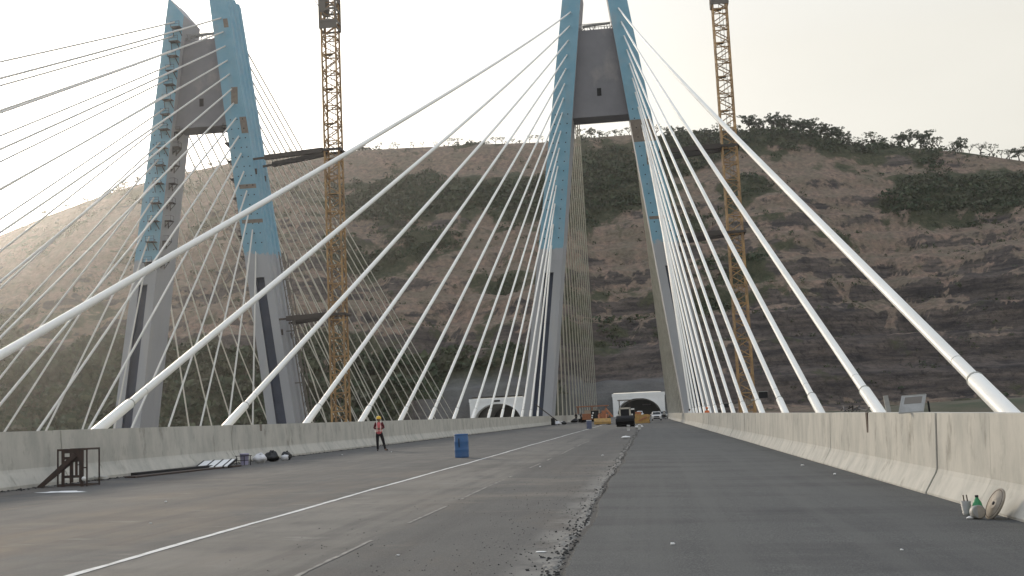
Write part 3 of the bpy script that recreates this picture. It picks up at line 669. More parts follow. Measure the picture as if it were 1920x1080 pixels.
# ------------------------------------------------------------------ tunnels
for (px, py), lab in zip(PORT, ('pale grey arched tunnel portal at the end of the near road', 'white arched tunnel portal with dark plaque seen behind the left cables')):
    root = empty('tunnel_portal', (px, py, -1.75), lab, 'tunnel portal')
    W = 11.9; Ht = 10.7; n = 40; a_, b_ = 10.15, 8.75
    mb = MB(); vv = []; arch = []
    for i in range(n+1):
        th = math.pi*i/n; arch.append((-a_*math.cos(th), b_*max(0, math.sin(th))**0.86))
    def outer(i):
        th = math.pi*i/n; c_, s_ = -math.cos(th), math.sin(th)
        k = min(W/abs(c_) if abs(c_) > 1e-6 else 1e9, Ht/abs(s_) if abs(s_) > 1e-6 else 1e9); return (c_*k, s_*k)
    vv = [(x, 0, z) for x, z in arch]+[(outer(i)[0], 0, outer(i)[1]) for i in range(n+1)]+[(x, 7.5, z) for x, z in arch]+[(outer(i)[0], 7.5, outer(i)[1]) for i in range(n+1)]
    N = n+1; fs = []
    for i in range(n):
        fs += [(i, i+1, N+i+1, N+i), (2*N+i, 2*N+i+1, i+1, i), (N+i, N+i+1, 3*N+i+1, 3*N+i)]
    # square corners
    mb.add(vv, fs, 0)
    for s_ in (-1, 1):
        j = min(range(n+1), key=lambda q: abs(outer(q)[0]-s_*W)+abs(outer(q)[1]-Ht))
    mb.box((-W-.25, -.15, Ht-1.0), (W+.25, 7.6, Ht+.45), 0)
    mb.box((-W-.05, -.06, Ht-2.1), (W+.05, 7.55, Ht-1.0), 0)
    mb.build('portal_wall', 'portal', root)
    rim = MB()
    for i in range(n):
        (x0, z0), (x1, z1) = arch[i], arch[i+1]; k = 1.055
        rim.add([(x0, -.22, z0), (x1, -.22, z1), (x1*k, -.22, z1*k), (x0*k, -.22, z0*k)], [(0, 1, 2, 3)])
        rim.add([(x0*k, -.22, z0*k), (x1*k, -.22, z1*k), (x1*k, 0, z1*k), (x0*k, 0, z0*k)], [(0, 1, 2, 3)])
        rim.add([(x0, 0, z0), (x1, 0, z1), (x1, -.22, z1), (x0, -.22, z0)], [(0, 1, 2, 3)])
    rim.build('arch_rim', 'portal', root)
    for s_ in (-1, 1): MB().box((s_*11.1-.55, -.35, 0), (s_*11.1+.55, 0.2, Ht-2.0)).build('pilaster', 'portal', root)
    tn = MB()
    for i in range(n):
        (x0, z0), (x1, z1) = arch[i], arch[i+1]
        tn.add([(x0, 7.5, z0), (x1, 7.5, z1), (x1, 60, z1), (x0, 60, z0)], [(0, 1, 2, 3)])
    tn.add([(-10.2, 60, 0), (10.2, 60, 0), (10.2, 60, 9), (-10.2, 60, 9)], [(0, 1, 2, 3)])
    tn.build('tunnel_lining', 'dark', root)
    if px < -50: MB().box((-1.6, -.32, Ht-1.15), (1.4, -.2, Ht-.4)).build('plaque', 'black', root)
    else:
        MB().box((1.5, 22, 5.6), (5.5, 22.4, 6.1)).build('lamp_bar', 'beam', root)

# ------------------------------------------------------------------ pylons
ANCH = [65.75, 63.4, 61.0, 58.6, 56.3, 53.8, 51.45, 49.0, 46.0, 43.2, 40.25, 37.1, 34.2, 30.9, 27.6]
def coff(z): return 3.92+0.1316*(65.8-z)
def wid(z): return 3.0+(68-z)*0.0215
def pylon(cx_, yf, dz, label, ledges, Ztop):
    root = empty('bridge_pylon', (cx_, yf, dz), label, 'pylon')
    for s_ in (-1, 1):
        # cross-section, u across (-1 inner .. +1 outer), y into depth
        D = 6.7
        sec = [(-1, 0), (-.36, 0), (-.36, 'r'), (.36, 'r'), (.36, 0), (1, 0), (1, 1.3), (1.13, 1.5), (1.13, 2.0), (1, 2.2), (1, 3.1), (1.13, 3.3), (1.13, 3.8), (1, 4.0), (1, 5.0), (1.13, 5.2), (1.13, 5.7), (1, 5.9), (1, D), (-1, D)]
        rings = [(-52, .75), (23.0, .75), (23.0, 0.0), (25.0, 0), (Ztop-2, 0), (Ztop, 0)]
        vv = []; n_ = len(sec)
        for k, (z, rc) in enumerate(rings):
            for u, yy in sec:
                zz = z
                if k == len(rings)-1: zz = z+u*(1.6 if s_ < 0 else .3)+(0 if s_ < 0 else 1.2)
                y_ = rc if yy == 'r' else yy
                vv.append((s_*(coff(zz)+u*wid(zz)/2), y_, zz))
        fs = []; mi = []
        for k in range(len(rings)-1):
            for i in range(n_):
                f_ = (k*n_+i, k*n_+(i+1) % n_, (k+1)*n_+(i+1) % n_, (k+1)*n_+i)
                fs.append(f_ if s_ > 0 else f_[::-1])
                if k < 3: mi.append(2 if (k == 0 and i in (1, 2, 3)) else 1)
                else: mi.append(1 if i >= n_-2 else 0)
        mb = MB(); mb.add(vv, fs, 0); mb.m = mi
        top = tuple(range((len(rings)-1)*n_, len(rings)*n_)); mb.add(vv, [top if s_ > 0 else top[::-1]], 1)
        # formwork tie holes
        th = mb; n0 = len(mb.f)
        for k, z in enumerate(np.arange(28.5, 50, 1.55)):
            for u in (-.55, .1, .62):
                x = s_*(coff(z)+u*wid(z)/2); th.box((x-.09, -.012, z-.09), (x+.09, .02, z+.09))
        for q in range(n0, len(mb.f)): mb.m[q] = 3
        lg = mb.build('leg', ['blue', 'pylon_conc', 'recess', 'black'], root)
        if s_ > 0:
            for (z0, z1, u0, u1) in ledges:
                MB().add([(coff(z)+u*wid(z)/2, -.006, z) for z, u in ((z0, u0), (z0, u1), (z1, u1), (z1, u0))], [(0, 1, 2, 3)]).build('bare_patch', 'patch', lg)
            z = 52.8 if cx_ < -50 else 41.0
            MB().box((coff(z)-.2, -.01, z-1.6), (coff(z)+.9, .03, z+1.2)).build('access_hatch', 'patch', lg)
    # cross beam, set back between the legs
    z0, z1 = 48.2, 62.8
    def hx(z): return coff(z)-wid(z)/2+.15
    y0, y1 = 1.2, 5.6; vv = []
    for z in (z0, z0+1.9, z0+1.9, z1):
        pass
    lv = [(z0, y0), (z0+2.2, y0), (z1, y0)]
    vv = [(-hx(z0), y0, z0), (hx(z0), y0, z0), (hx(z1), y0, z1), (-hx(z1), y0, z1), (-hx(z0), y1, z0), (hx(z0), y1, z0), (hx(z1), y1, z1), (-hx(z1), y1, z1)]
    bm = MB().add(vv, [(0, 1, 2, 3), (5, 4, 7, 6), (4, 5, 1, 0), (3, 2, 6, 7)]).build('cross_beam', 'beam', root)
    MB().box((-.35, y0-.02, 51.6), (.35, y0+.1, 52.9)).build('window', 'black', bm)
    rl = MB(); rs = random.Random(3)
    for k in range(15):
        x = -3.2+6.4*k/14; rl.bar((x, y0+.3, z1), (x+rs.uniform(-.1, .1), y0+.3, z1+1.1), .07)
    for h in (.55, 1.1): rl.bar((-3.3, y0+.3, z1+h), (3.3, y0+.3, z1+h+rs.uniform(-.1, .1)), .08)
    for k in range(9):
        x = rs.uniform(-2.8, 2.6); rl.bar((x, y0+.8, z1+.1), (x+rs.uniform(-1.2, 1.2), y0+rs.uniform(.4, 3), z1+rs.uniform(.5, 1.4)), .12)
    rl.bar((-2.2, y0+1, z1+1.0), (2.4, y0+1, z1+1.25), .5, .25)
    rl.build('railing', 'galv', root)
    return root
P1X, P1Y = -4.93, 177.0; P2X, P2Y = -68.8, 168.2; P2DZ = 0.9
def anchz(i, p): return ANCH[i] if p == 1 else ANCH[i]
pylon(P1X, P1Y, 0, 'nearer blue-painted A-shaped concrete pylon straddling the road ahead', [(43.2, 46.9, -1, 1), (30.5, 31.0, -.9, .4)], 71)
pylon(P2X, P2Y, P2DZ, 'farther-left blue and grey A-shaped concrete pylon with work platforms on its legs', [(37.3, 38.0, -.6, .9), (31.7, 32.3, -.8, 1), (64, 65.5, .2, .7), (46.3, 49, .35, 1)], 68.3)

# work platforms hanging on the left pylon
def platform_mb(flip):
    m_ = MB(); f = flip
    m_.box((0, -.9, 0), (1.3*f, .9, .12)) if f > 0 else m_.box((1.3*f, -.9, 0), (0, .9, .12))
    for y in (-.8, .8):
        m_.bar((0, y, -1.2), (1.2*f, y, 0), .12); m_.bar((0.1*f, y, -1.3), (0.1*f, y, .05), .14)
    m_.bar((1.25*f, -.85, .1), (1.25*f, -.85, 1.15), .06); m_.bar((1.25*f, .85, .1), (1.25*f, .85, 1.15), .06)
    m_.bar((1.25*f, -.85, 1.1), (1.25*f, .85, 1.1), .06); m_.bar((0, -.85, 1.1), (1.25*f, -.85, 1.1), .06)
    return m_
pm = {f: platform_mb(f).build('work_platform', 'bracket') for f in (-1, 1)}
fm = MB(); fm.box((-1.0, -1.5, 0), (1.0, 0, .12)); 
for x in (-.9, .9): fm.bar((x, 0, -1.5), (x*.6, -1.4, 0), .13); fm.bar((x, -1.45, .1), (x, -1.45, 1.2), .07)
fm.bar((-.9, -1.45, 1.15), (.9, -1.45, 1.15), .06); fm.bar((-.9, -1.45, .65), (.9, -1.45, .65), .05)
fm = fm.build('work_platform', 'bracket')
k = 0
first = {}
for (leg, side) in ((-1, 'inner'), (1, 'inner'), (-1, 'front')):
    zs = [z-1.3 for z in ANCH]
    if side == 'inner': zs = [47.6, 45.2]+[z-1.0 for z in ANCH[8:]]
    if side == 'inner': zs = zs[:9]
    for i, z in enumerate(zs):
        if side == 'front':
            src = fm; x = P2X+leg*coff(z)+0.75; y = P2Y
        else:
            src = pm[-leg]; x = P2X+leg*(coff(z)-wid(z)/2); y = P2Y+1.6
        key = (src.name)
        if key not in first: o = src; first[key] = 1
        else: o = src.copy(); C.objects.link(o)
        o.location = (x, y, z+P2DZ); o.scale = (.78, .78, .8)
        tag(o, 'dark work platform, %s from top, %s of left pylon\'s %s leg' % (ORD[i], 'inner side' if side == 'inner' else 'front face', 'left' if leg < 0 else 'right'), 'work platform', 'work platforms on the left pylon')

# ------------------------------------------------------------------ stay cables
def cable(top, bot, r_, seg, n, label, group, matn, sleeve=False, name='stay_cable', sagk=0.6):
    top = Vector(top); bot = Vector(bot); L_ = (top-bot).length; d = bot-top
    sg = sagk*(L_/170.0)**2
    def P(t): p = top+d*t; return p-Vector((0, 0, 4*sg*t*(1-t)))
    if not sleeve:
        o = MB(); o.tube([P(k/seg)-top for k in range(seg+1)], r_, n, 0, caps=False); ob = o.build(name, matn); ob.location = top
        return tag(ob, label, 'stay cable', group)
    root = empty(name, top, label, 'stay cable', group)
    # sleeve begins 2.1 m above the anchorage in height
    ts = 1-((1.62 if bot.x > 0 else 2.35)/max(.1, (top.z-bot.z)))
    ks = [ts*k/seg for k in range(seg+1)]
    MB().tube([P(t)-top for t in ks], r_, n, 0, caps=False).build('pipe', matn, root)
    def at(dd): return P(min(1, max(0, ts+dd/L_)))-top
    MB().tube([at(-.12), at(-.05), at(0.05), P(1)-top], [r_, r_*1.18, r_*1.30, r_*1.30], n).build('sleeve', matn, root)
    MB().tube([at(-.02), at(.03)], r_*1.34, n).build('joint_ring', 'ring', root); MB().tube([at(-1.0), at(-.98)], r_*1.02, n).build('joint_ring', 'ring', root)
    MB().tube([Vector((0, 0, 0)), P(1.1/L_)-top], r_*1.18, n, caps=False).build('anchor_sleeve', matn, root)
    return root
BR = {1: (P1X, P1Y, 0, 0.0, 'near pylon'), 2: (P2X, P2Y, -63.8, P2DZ, 'left pylon')}
for b in (1, 2):
    pcx, py, xo, dz, pn = BR[b]
    for s_, ax, sn in ((-1, -15.85, 'left'), (1, 5.82, 'right')):
        for i in range(15):
            z = ANCH[i]+dz; x = pcx+s_*coff(ANCH[i])
            yb_ = 20.25+10.0*i-(.35 if i == 0 and s_ > 0 else 0)
            k = 1.25/z
            T = Vector((x, py+.25, z)); E = Vector((ax+xo, yb_, 0)); B = E+(E-T)*k
            near = (b == 1)
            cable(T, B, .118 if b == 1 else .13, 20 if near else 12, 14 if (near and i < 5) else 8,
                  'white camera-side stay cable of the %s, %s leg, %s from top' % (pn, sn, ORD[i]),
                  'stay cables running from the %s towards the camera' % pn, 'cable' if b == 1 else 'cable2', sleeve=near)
            yb2 = py+20.7+10.68*(14-i)
            T = Vector((x, py+6.5, z)); E = Vector((ax+xo, yb2, 0)); B = E+(E-T)*k
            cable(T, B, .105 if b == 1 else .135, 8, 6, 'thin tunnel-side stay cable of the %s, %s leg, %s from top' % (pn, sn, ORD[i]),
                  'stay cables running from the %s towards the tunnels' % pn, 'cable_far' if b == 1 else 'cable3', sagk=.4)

# ------------------------------------------------------------------ tower cranes
def crane(cx_, cy_, label, ztop, ties, side):
    root = empty('tower_crane', (cx_, cy_, -48), label, 'tower crane')
    w_ = 1.12; z0 = 0; z1 = ztop+48; mb = MB(); st = 2.8
    for sx in (-1, 1):
        for sy in (-1, 1): mb.bar((sx*w_, sy*w_, 0), (sx*w_, sy*w_, z1), .25)
    z = 0; k = 0
    while z < z1-st:
        for a, b2 in (((-w_, -w_), (w_, -w_)), ((w_, -w_), (w_, w_)), ((w_, w_), (-w_, w_)), ((-w_, w_), (-w_, -w_))):
            mb.bar((*a, z), (*b2, z), .14)
            p, q = (a, b2) if k % 2 else (b2, a)
            mb.bar((*p, z), (*q, z+st/2), .13); mb.bar((*q, z+st/2), (*p, z+st), .13)
        if k % 2: mb.bar((-w_, -w_, z), (w_, w_, z), .08)
        z += st; k += 1
    mb.build('mast', 'crane', root)
    ld = MB()
    for sx in (-.28, .28): ld.bar((sx+.2, .1, 0), (sx+.2, .1, z1), .07)
    for q in range(int(z1/.9)): ld.bar((-.08, .1, q*.9), (.48, .1, q*.9), .05)
    for q in range(int(z1/5.6)): ld.box((-.95, -.95, q*5.6+.1), (.3, .2, q*5.6+.17))
    ld.build('ladder', 'crane_grey', root)
    # climbing cage near the top
    cg = MB(); zc = z1-8.3; w2 = 1.32
    for sx in (-1, 1):
        for sy in (-1, 1): cg.bar((sx*w2, sy*w2, zc), (sx*w2, sy*w2, z1), .22)
    for zz in (zc, zc+1.1, zc+3, zc+4.6, zc+6.5, z1):
        for a, b2 in (((-w2, -w2), (w2, -w2)), ((w2, -w2), (w2, w2)), ((w2, w2), (-w2, w2)), ((-w2, w2), (-w2, -w2))): cg.bar((*a, zz), (*b2, zz), .16, .3)
    cg.box((-w2, -w2-.02, zc), (w2, -w2+.1, zc+1.0)); cg.box((-w2, -w2-.05, zc+2.6), (-w2*.3, w2, zc+5.6))
    for zz in (zc, zc+3, zc+6.5): 
        cg.bar((-w2, -w2, zz), (w2, -w2, zz+3), .12); cg.bar((w2, -w2, zz), (-w2, -w2, zz+3), .12)
    for sx in (-1, 1):
        cg.bar((sx*w2, -w2, zc+5.4), (sx*(w2+1.1), -w2, zc+5.4), .1); cg.bar((sx*w2, -w2, zc+3.4), (sx*(w2+1.1), -w2, zc+5.4), .1); cg.bar((sx*w2, w2, zc+5.4), (sx*(w2+1.1), -w2, zc+5.4), .1)
    cg.build('climbing_cage', 'crane_grey', root)
    for (zt_, lx, ly) in ties:
        zz = zt_+48; tm = MB()
        for sx in (-1, 1): tm.bar((sx*1.35, -1.4, zz), (sx*1.35, 1.4, zz), .35)
        for sy in (-1, 1): tm.bar((-1.6, sy*1.35, zz), (1.6, sy*1.35, zz), .35)
        tm.build('tie_collar', 'strut', root)
        for k2, (ya_, yb2, dz2) in enumerate(((-1.2, ly+.2, .5), (1.2, ly+4.4, .2))):
            t2 = MB(); a = Vector((-1.4, ya_, zz)); e = Vector((lx, yb2-cy_, zz+dz2-.6)); mid = a.lerp(e, .82)
            t2.bar(a, mid, .55, .75); t2.bar(mid, e, .3); t2.bar(e, e+Vector((0, 0, -2.0)), .16); t2.bar(e+Vector((-.5, 0, -2)), e+Vector((.7, 0, -2)), .2, .9)
            t2.build('tie_strut', 'strut', root)
    return root
def legx(pcx, z): return pcx+coff(z)+wid(z)/2
LC = (-46.6, 167.5); RC = (15.2, 178.0)
crane(LC[0], LC[1], 'orange lattice tower crane mast between the left pylon and the near cables', 64.5+6.5, [(43.0, legx(P2X, 43)-LC[0], P2Y), (17.2, legx(P2X, 17.2)-LC[0], P2Y)], -1)
crane(RC[0], RC[1], 'orange-brown lattice tower crane mast right of the near pylon', 65+8.2, [(41.5, legx(P1X, 41.5)-RC[0], P1Y), (27.6, legx(P1X, 27.6)-RC[0], P1Y)], 1)
# hoist mast on the outer side of the left pylon's right leg
hm = empty('hoist_mast', (P2X, P2Y, -48), 'thin brown hoist mast standing beside the right leg of the left pylon', 'hoist mast')
mb = MB()
def hxo(z): return coff(z)+wid(z)/2+1.4
for (oy) in (1.5, 3.2):
    for ox in (0, .75): mb.bar((hxo(-48+48-48)+ox, oy, 0), (hxo(28)+ox, oy, 76), .13)
for q in range(50):
    z = q*1.52; x = hxo(-48+z); mb.bar((x, 1.5, z), (x+.75, 1.5, z+.0), .07); mb.bar((x, 1.5, z), (x+.6, 1.5, z+1.5), .07); mb.bar((x, 3.2, z), (x+.7, 3.2, z), .07)
for q in range(9):
    z = 6+q*8.2; x = hxo(-48+z); mb.bar((x-1.5, 2.2, z), (x+.2, 2.2, z), .16)
mb.build('mast', 'crane_grey', hm)

# ------------------------------------------------------------------ people
def skinned(name, chains, mat_, parent, sub=1, root_i=0):
    """chains: list of [(x,y,z,r), ...]; chains starting with an int branch from that vertex."""
    V = []; E = []; RR = []
    for ch in chains:
        prev = None
        for p in ch:
            if isinstance(p, int): prev = p; continue
            V.append(p[:3]); RR.append(p[3]); i = len(V)-1
            if prev is not None: E.append((prev, i))
            prev = i
    me = bpy.data.meshes.new(name); me.from_pydata(V, E, []); o = bpy.data.objects.new(name, me); C.objects.link(o)
    md = o.modifiers.new('skin', 'SKIN'); md.use_smooth_shade = True
    bpy.context.view_layer.update()
    for i, r_ in enumerate(RR): me.skin_vertices[0].data[i].radius = (r_, r_)
    me.skin_vertices[0].data[root_i].use_root = True
    if sub: s_ = o.modifiers.new('sub', 'SUBSURF'); s_.levels = sub; s_.render_levels = sub
    dg = bpy.context.evaluated_depsgraph_get(); nm = bpy.data.meshes.new_from_object(o.evaluated_get(dg))
    bpy.data.objects.remove(o); nm.materials.clear(); nm.materials.append(M[mat_])
    no = bpy.data.objects.new(name, nm); C.objects.link(no); no.parent = parent; return no

def person(loc, rz, label, scale=1.0, shirt='maroon', vest='hivis', pants='trousers', helmet='helmet', pose='stand', detail=True, group=None):
    """figure 1.70 m tall facing -y; scaled to the height in the photograph"""
    root = empty('person', loc, label, 'person', group, rz); root.scale = (scale,)*3
    hip = {'L': (-.09, 0, .90), 'R': (.09, 0, .90)}
    if pose == 'bent':
        sp = [(0, 0, .92), (0, -.10, 1.06), (0, -.28, 1.18), (0, -.42, 1.26)]; hd = (0, -.60, 1.30)
    else:
        sp = [(0, 0, .92), (0, .005, 1.08), (0, .0, 1.26), (0, .0, 1.40)]; hd = (0, -.02, 1.58)
    # body as one surface: trunk, neck, legs, arms
    foot = {'L': (-.10, -.02), 'R': (.30, -.05)} if pose == 'stand' else {'L': (-.14, -.05), 'R': (.16, .06)}
    ch = [[(*sp[0], .135), (*sp[1], .12), (*sp[2], .145), (*sp[3], .085), (sp[3][0], sp[3][1]-.01, sp[3][2]+.09, .052), (hd[0], hd[1]+.01, hd[2]-.07, .06)]]
    for k, s_ in (('L', -1), ('R', 1)):
        fx, fy = foot[k]; kx = s_*.09*.5+fx*.5; 
        ch.append([0, (s_*.09, 0, .84, .095), (kx, -.02, .50, .062), ((fx*.85+kx*.15), fy+.03, .09, .042), (fx, fy-.02, .045, .045), (fx+(.06 if s_ > 0 and pose == 'stand' else 0), fy-.15, .035, .035)])
    arms = []
    for s_ in (-1, 1):
        if pose == 'bent': a = [(s_*.17, sp[3][1]+.02, sp[3][2]-.02, .062), (s_*.20, sp[3][1]-.05, .98, .043), (s_*.12, sp[3][1]-.14, .78, .030)]
        elif pose == 'down': a = [(s_*.17, 0, 1.38, .062), (s_*.22, .02, 1.12, .043), (s_*.21, -.05, .88, .030)]
        else: a = [(s_*.17, 0, 1.38, .062), (s_*.25, .01, 1.13, .043), (s_*.06, -.20, 1.12, .030)]
        arms.append(a); ch.append([2]+a)
    body = skinned('body', ch, 'skin', root)
    # hands: palm, four fingers, thumb
    if detail:
        for s_, a in zip((-1, 1), arms):
            wst = Vector(a[-1][:3]); fa = (wst-Vector(a[-2][:3])).normalized(); side_ = fa.cross(Vector((0, 0, 1)))
            if side_.length < .1: side_ = Vector((1, 0, 0))
            side_.normalize(); nrm = fa.cross(side_)
            hc = [[(*wst, .026), (*(wst+fa*.05), .034), (*(wst+fa*.085), .032)]]
            for q, ln in zip((-1.5, -.5, .5, 1.5), (.062, .075, .08, .068)):
                b0 = wst+fa*.085+side_*q*.019; hc.append([2, (*b0, .010), (*(b0+fa*ln*.5-nrm*.008), .009), (*(b0+fa*ln*.85-nrm*.03), .0075)])
            b0 = wst+fa*.035+side_*s_*-.033; hc.append([1, (*b0, .012), (*(b0+fa*.035+side_*s_*-.022), .010), (*(b0+fa*.06+side_*s_*-.025), .008)])
            skinned('hand', hc, 'skin', root)
    # head
    hm_ = MB(); nu, nv = 20, 16; vv = []; fs = []
    for j in range(nv+1):
        th = math.pi*j/nv
        for i in range(nu):
            a = 2*math.pi*i/nu; x = math.sin(th)*math.cos(a)*.077; y = math.sin(th)*math.sin(a)*.096; z = math.cos(th)*.118
            if z < 0: x *= 1-.35*(-z/.118)**1.5; y *= 1-.12*(-z/.118)
            if y < -.05:
                if abs(x) < .016 and -.035 < z < .012: y -= .020*(1-abs(x)/.016)
                if .008 < z < .03 and .014 < abs(x) < .05: y += .010
                if abs(z+.058) < .010 and abs(x) < .028: y -= .005
            vv.append((hd[0]+x, hd[1]+y, hd[2]+z))
    for j in range(nv):
        for i in range(nu): fs.append((j*nu+i, (j+1)*nu+i, (j+1)*nu+(i+1) % nu, j*nu+(i+1) % nu))
    hm_.add(vv, fs, 0, True)
    for s_ in (-1, 1):
        hm_.blob((hd[0]+s_*.078, hd[1]+.005, hd[2]-.005), (.012, .022, .032), 0, 1, .05, 1, 8, 5)
        hm_.blob((hd[0]+s_*.03, hd[1]-.084, hd[2]+.016), (.013, .007, .007), 1, 1, .0, 1, 8, 5)
    hm_.add([(hd[0]-.024, hd[1]-.094, hd[2]-.060), (hd[0]+.024, hd[1]-.094, hd[2]-.060), (hd[0]+.020, hd[1]-.092, hd[2]-.054), (hd[0]-.020, hd[1]-.092, hd[2]-.054)], [(0, 1, 2, 3)], 2)
    hm_.build('head', ['skin', 'hair', 'maroon'], root)
    if helmet:
        hl = MB(); hl.lathe([(.125, .015), (.128, .03), (.118, .055), (.116, .085), (.10, .125), (.066, .155), (.02, .168), (.0, .170)], 20, (hd[0], hd[1], hd[2]))
        hl.add([(hd[0]-.085, hd[1]-.10, hd[2]+.03), (hd[0]+.085, hd[1]-.10, hd[2]+.03), (hd[0]+.05, hd[1]-.165, hd[2]+.02), (hd[0]-.05, hd[1]-.165, hd[2]+.02)], [(0, 1, 2, 3), (3, 2, 1, 0)])
        hl.build('helmet', helmet, root)
    else:
        hr = MB(); hr.blob((hd[0], hd[1]+.015, hd[2]+.045), (.088, .10, .092), 0, 2, .06, .5, 14, 8); hr.build('hair', 'hair', root)
    # clothes follow the body
    g = .014
    skinned('shirt', [[(sp[0][0], sp[0][1], sp[0][2]-.09, .150), (*sp[0], .152), (*sp[1], .138), (*sp[2], .165), (*sp[3], .098)]]+[[3]+[(p[0], p[1], p[2], p[3]+g) for p in a[:2]]+[(a[1][0]*.3+a[2][0]*.7, a[1][1]*.3+a[2][1]*.7, a[1][2]*.3+a[2][2]*.7, a[2][3]+g)] for a in arms], shirt, root)
    if vest:
        v_ = skinned('vest', [[(sp[0][0], sp[0][1], sp[0][2]-.11, .172), (sp[0][0], sp[0][1], sp[0][2], .172), (*sp[1], .168), (*sp[2], .190), (sp[3][0], sp[3][1], sp[3][2]-.02, .15), (sp[3][0], sp[3][1], sp[3][2]+.05, .085)]], vest, root)
        if detail and pose != 'bent':
            tp = MB()
            for s_ in (-1, 1): tp.tube([(s_*.085, -.178, .95), (s_*.095, -.200, 1.24), (s_*.10, -.13, 1.41), (s_*.10, .05, 1.45)], [.018, .020, .020, .018], 6)
            tp.tube([(math.cos(a)*.176, math.sin(a)*.176, 1.00) for a in np.linspace(0, 6.283, 17)], .014, 5)
            tp.build('reflective_tape', 'tape', v_)
    skinned('trousers', [[(sp[0][0], sp[0][1], sp[0][2]+.08, .140), (*sp[0], .150)]]+[[1, (s_*.09, 0, .84, .108), (s_*.045+foot[k][0]*.5, -.02, .50, .078), (foot[k][0]*.9+s_*.045*.1, foot[k][1]+.03, .12, .062), (foot[k][0], foot[k][1]+.01, .045, .058)] for k, s_ in (('L', -1), ('R', 1))], pants, root)
    for k, s_ in (('L', -1), ('R', 1)):
        fx, fy = foot[k]; tx = fx+(.10 if s_ > 0 and pose == 'stand' else 0)
        sh = MB(); sh.tube([(fx, fy+.08, .035), (fx, fy, .05), (tx, fy-.16, .032)], [.036, .046, .032], 8); sh.build('shoe', 'black', root)
    return root
person((-11.75, 48.3, gz(-11.75)), R(10), 'person in yellow helmet, coral vest and black trousers standing beside the left barrier', 0.865)
pp = [((-13.2, 205, 0), 1.0, 'down', 'black', None, 'person in dark clothes standing by the far left barrier, left one of two', None),
      ((-12.6, 214, 0), 1.0, 'bent', 'grey_shirt', None, 'person in pale shirt bending over beside the far left barrier', None),
      ((-13.3, 222, 0), 1.0, 'down', 'black', None, 'person in dark clothes standing right of the bending worker', None),
      ((3.0, 226, 0), 1.0, 'down', 'grey_shirt', None, 'person in grey shirt standing by the far right barrier near the tunnel', None),
      ((2.0, 236, 0), 1.0, 'down', 'greycar', None, 'person in dark grey standing on the road left of the far right barrier', None)]
for (x, y, _), sc, po, shn, ve, lb, he in pp: person((x, y, gz(x)+(.045 if x > -.7 else 0)), random.uniform(-.5, .5), lb, sc, shn, ve, 'trousers', he, po, False, 'workers far down the road')
person((5.45, 108, -1.52), .3, 'person in orange vest on the deck edge behind the right barrier', 1.05, 'orange_vest', 'orange_vest', 'trousers', 'orange_vest', 'down', False)
person((5.6, 158, -1.6), .3, 'person in white shirt and dark helmet behind the right barrier among the cables', 1.1, 'white', None, 'trousers', 'black', 'down', False)

# ------------------------------------------------------------------ small objects on the near road
def barrel(loc, r_, h, mat_, label, lid='bluebarrel', open_=True):
    root = empty('barrel', loc, label, 'barrel')
    prof = [(r_*.93, 0), (r_*.98, .02), (r_, h*.06), (r_*.985, h*.10), (r_*1.0, h*.3), (r_*1.03, h*.33), (r_*1.0, h*.36), (r_*1.0, h*.64), (r_*1.03, h*.67), (r_*1.0, h*.70), (r_*.985, h*.90), (r_*.93, h*.96), (r_*.93, h)]
    MB().lathe(prof, 28).build('drum', mat_, root)
    MB().lathe([(r_*.97, h*.955), (r_*1.0, h*.965), (r_*1.0, h), (r_*.93, h*1.012), (r_*.88, h*.985), (.001, h*.985)], 28).build('lid', lid, root)
    return root
b_ = barrel((-6.48, 38.5, gz(-6.48)), .245, .80, 'bluebarrel', 'blue plastic barrel standing upright on the old asphalt left of the chalk line')
MB().box((-.055, -.262, .36), (-.028, -.245, .66)).build('dark_streak', 'black', b_)
barrel((-5.76, 108.3, gz(-5.76)), .26, .82, 'bluebarrel2', 'faded grey-blue barrel standing far down the road beside the chalk line', 'white')

# steel ramp frame
rt_ = empty('loading_steps', (-13.06, 24.75, gz(-13.0)), 'dark rusty steel step frame with sloping rails leaning by the left barrier', 'steel frame')
W0, W1, D0, D1, HH = -.42, .28, -.28, .30, .84
fr = MB()
for x in (W0, W1):
    for y in (D0, D1): fr.bar((x, y, 0), (x, y, HH), .028)
for z in (.03, HH):
    for y in (D0, D1): fr.bar((W0-.01, y, z), (W1+.01, y, z), .045 if z > .1 else .03)
    for x in (W0, W1): fr.bar((x, D0, z), (x, D1, z), .035)
fr.bar((W1, D0, .42), (W1-.14, D0, .42), .03)
fr.build('outer_frame', 'rust', rt_)
pl = MB(); pl.box((-.06, D0-.01, .56), (.20, D0+.015, HH)); pl.box((.0, D0-.012, .2), (.055, D0+.01, .56)); pl.box((.12, D0-.011, .0), (.20, D0+.012, .56)); pl.box((.09, D0, .1), (.115, D0+.02, .56))
pl.box((-.33, D0-.011, .0), (-.26, D0+.012, HH)); pl.box((-.13, D0-.012, .1), (-.05, D0+.012, HH)); pl.box((-.33, D0-.014, .2), (.2, D0+.01, .26)); pl.box((-.26, D0-.012, .62), (-.12, D0+.012, .68)); pl.box((.055, D0, .48), (.12, D0+.012, .50))
pl.box((-.33, D0-.013, .76), (0., D0+.01, .82))
pl.build('plate', 'rust', rt_)
for dy in (0, .42):
    rl = MB(); a = Vector((.02 if dy == 0 else -.05, D0-.05+dy*.9, .72)); b = Vector((-.72-(.12 if dy else 0), D0-.28+dy*.5, .01)); rl.bar(a, b, .04, .10); rl.build('sloping_rail', 'rust', rt_)
MB().box((-.92, D0-.32, 0), (-.60, D0+.02, .03)).build('foot_plate', 'rust', rt_)
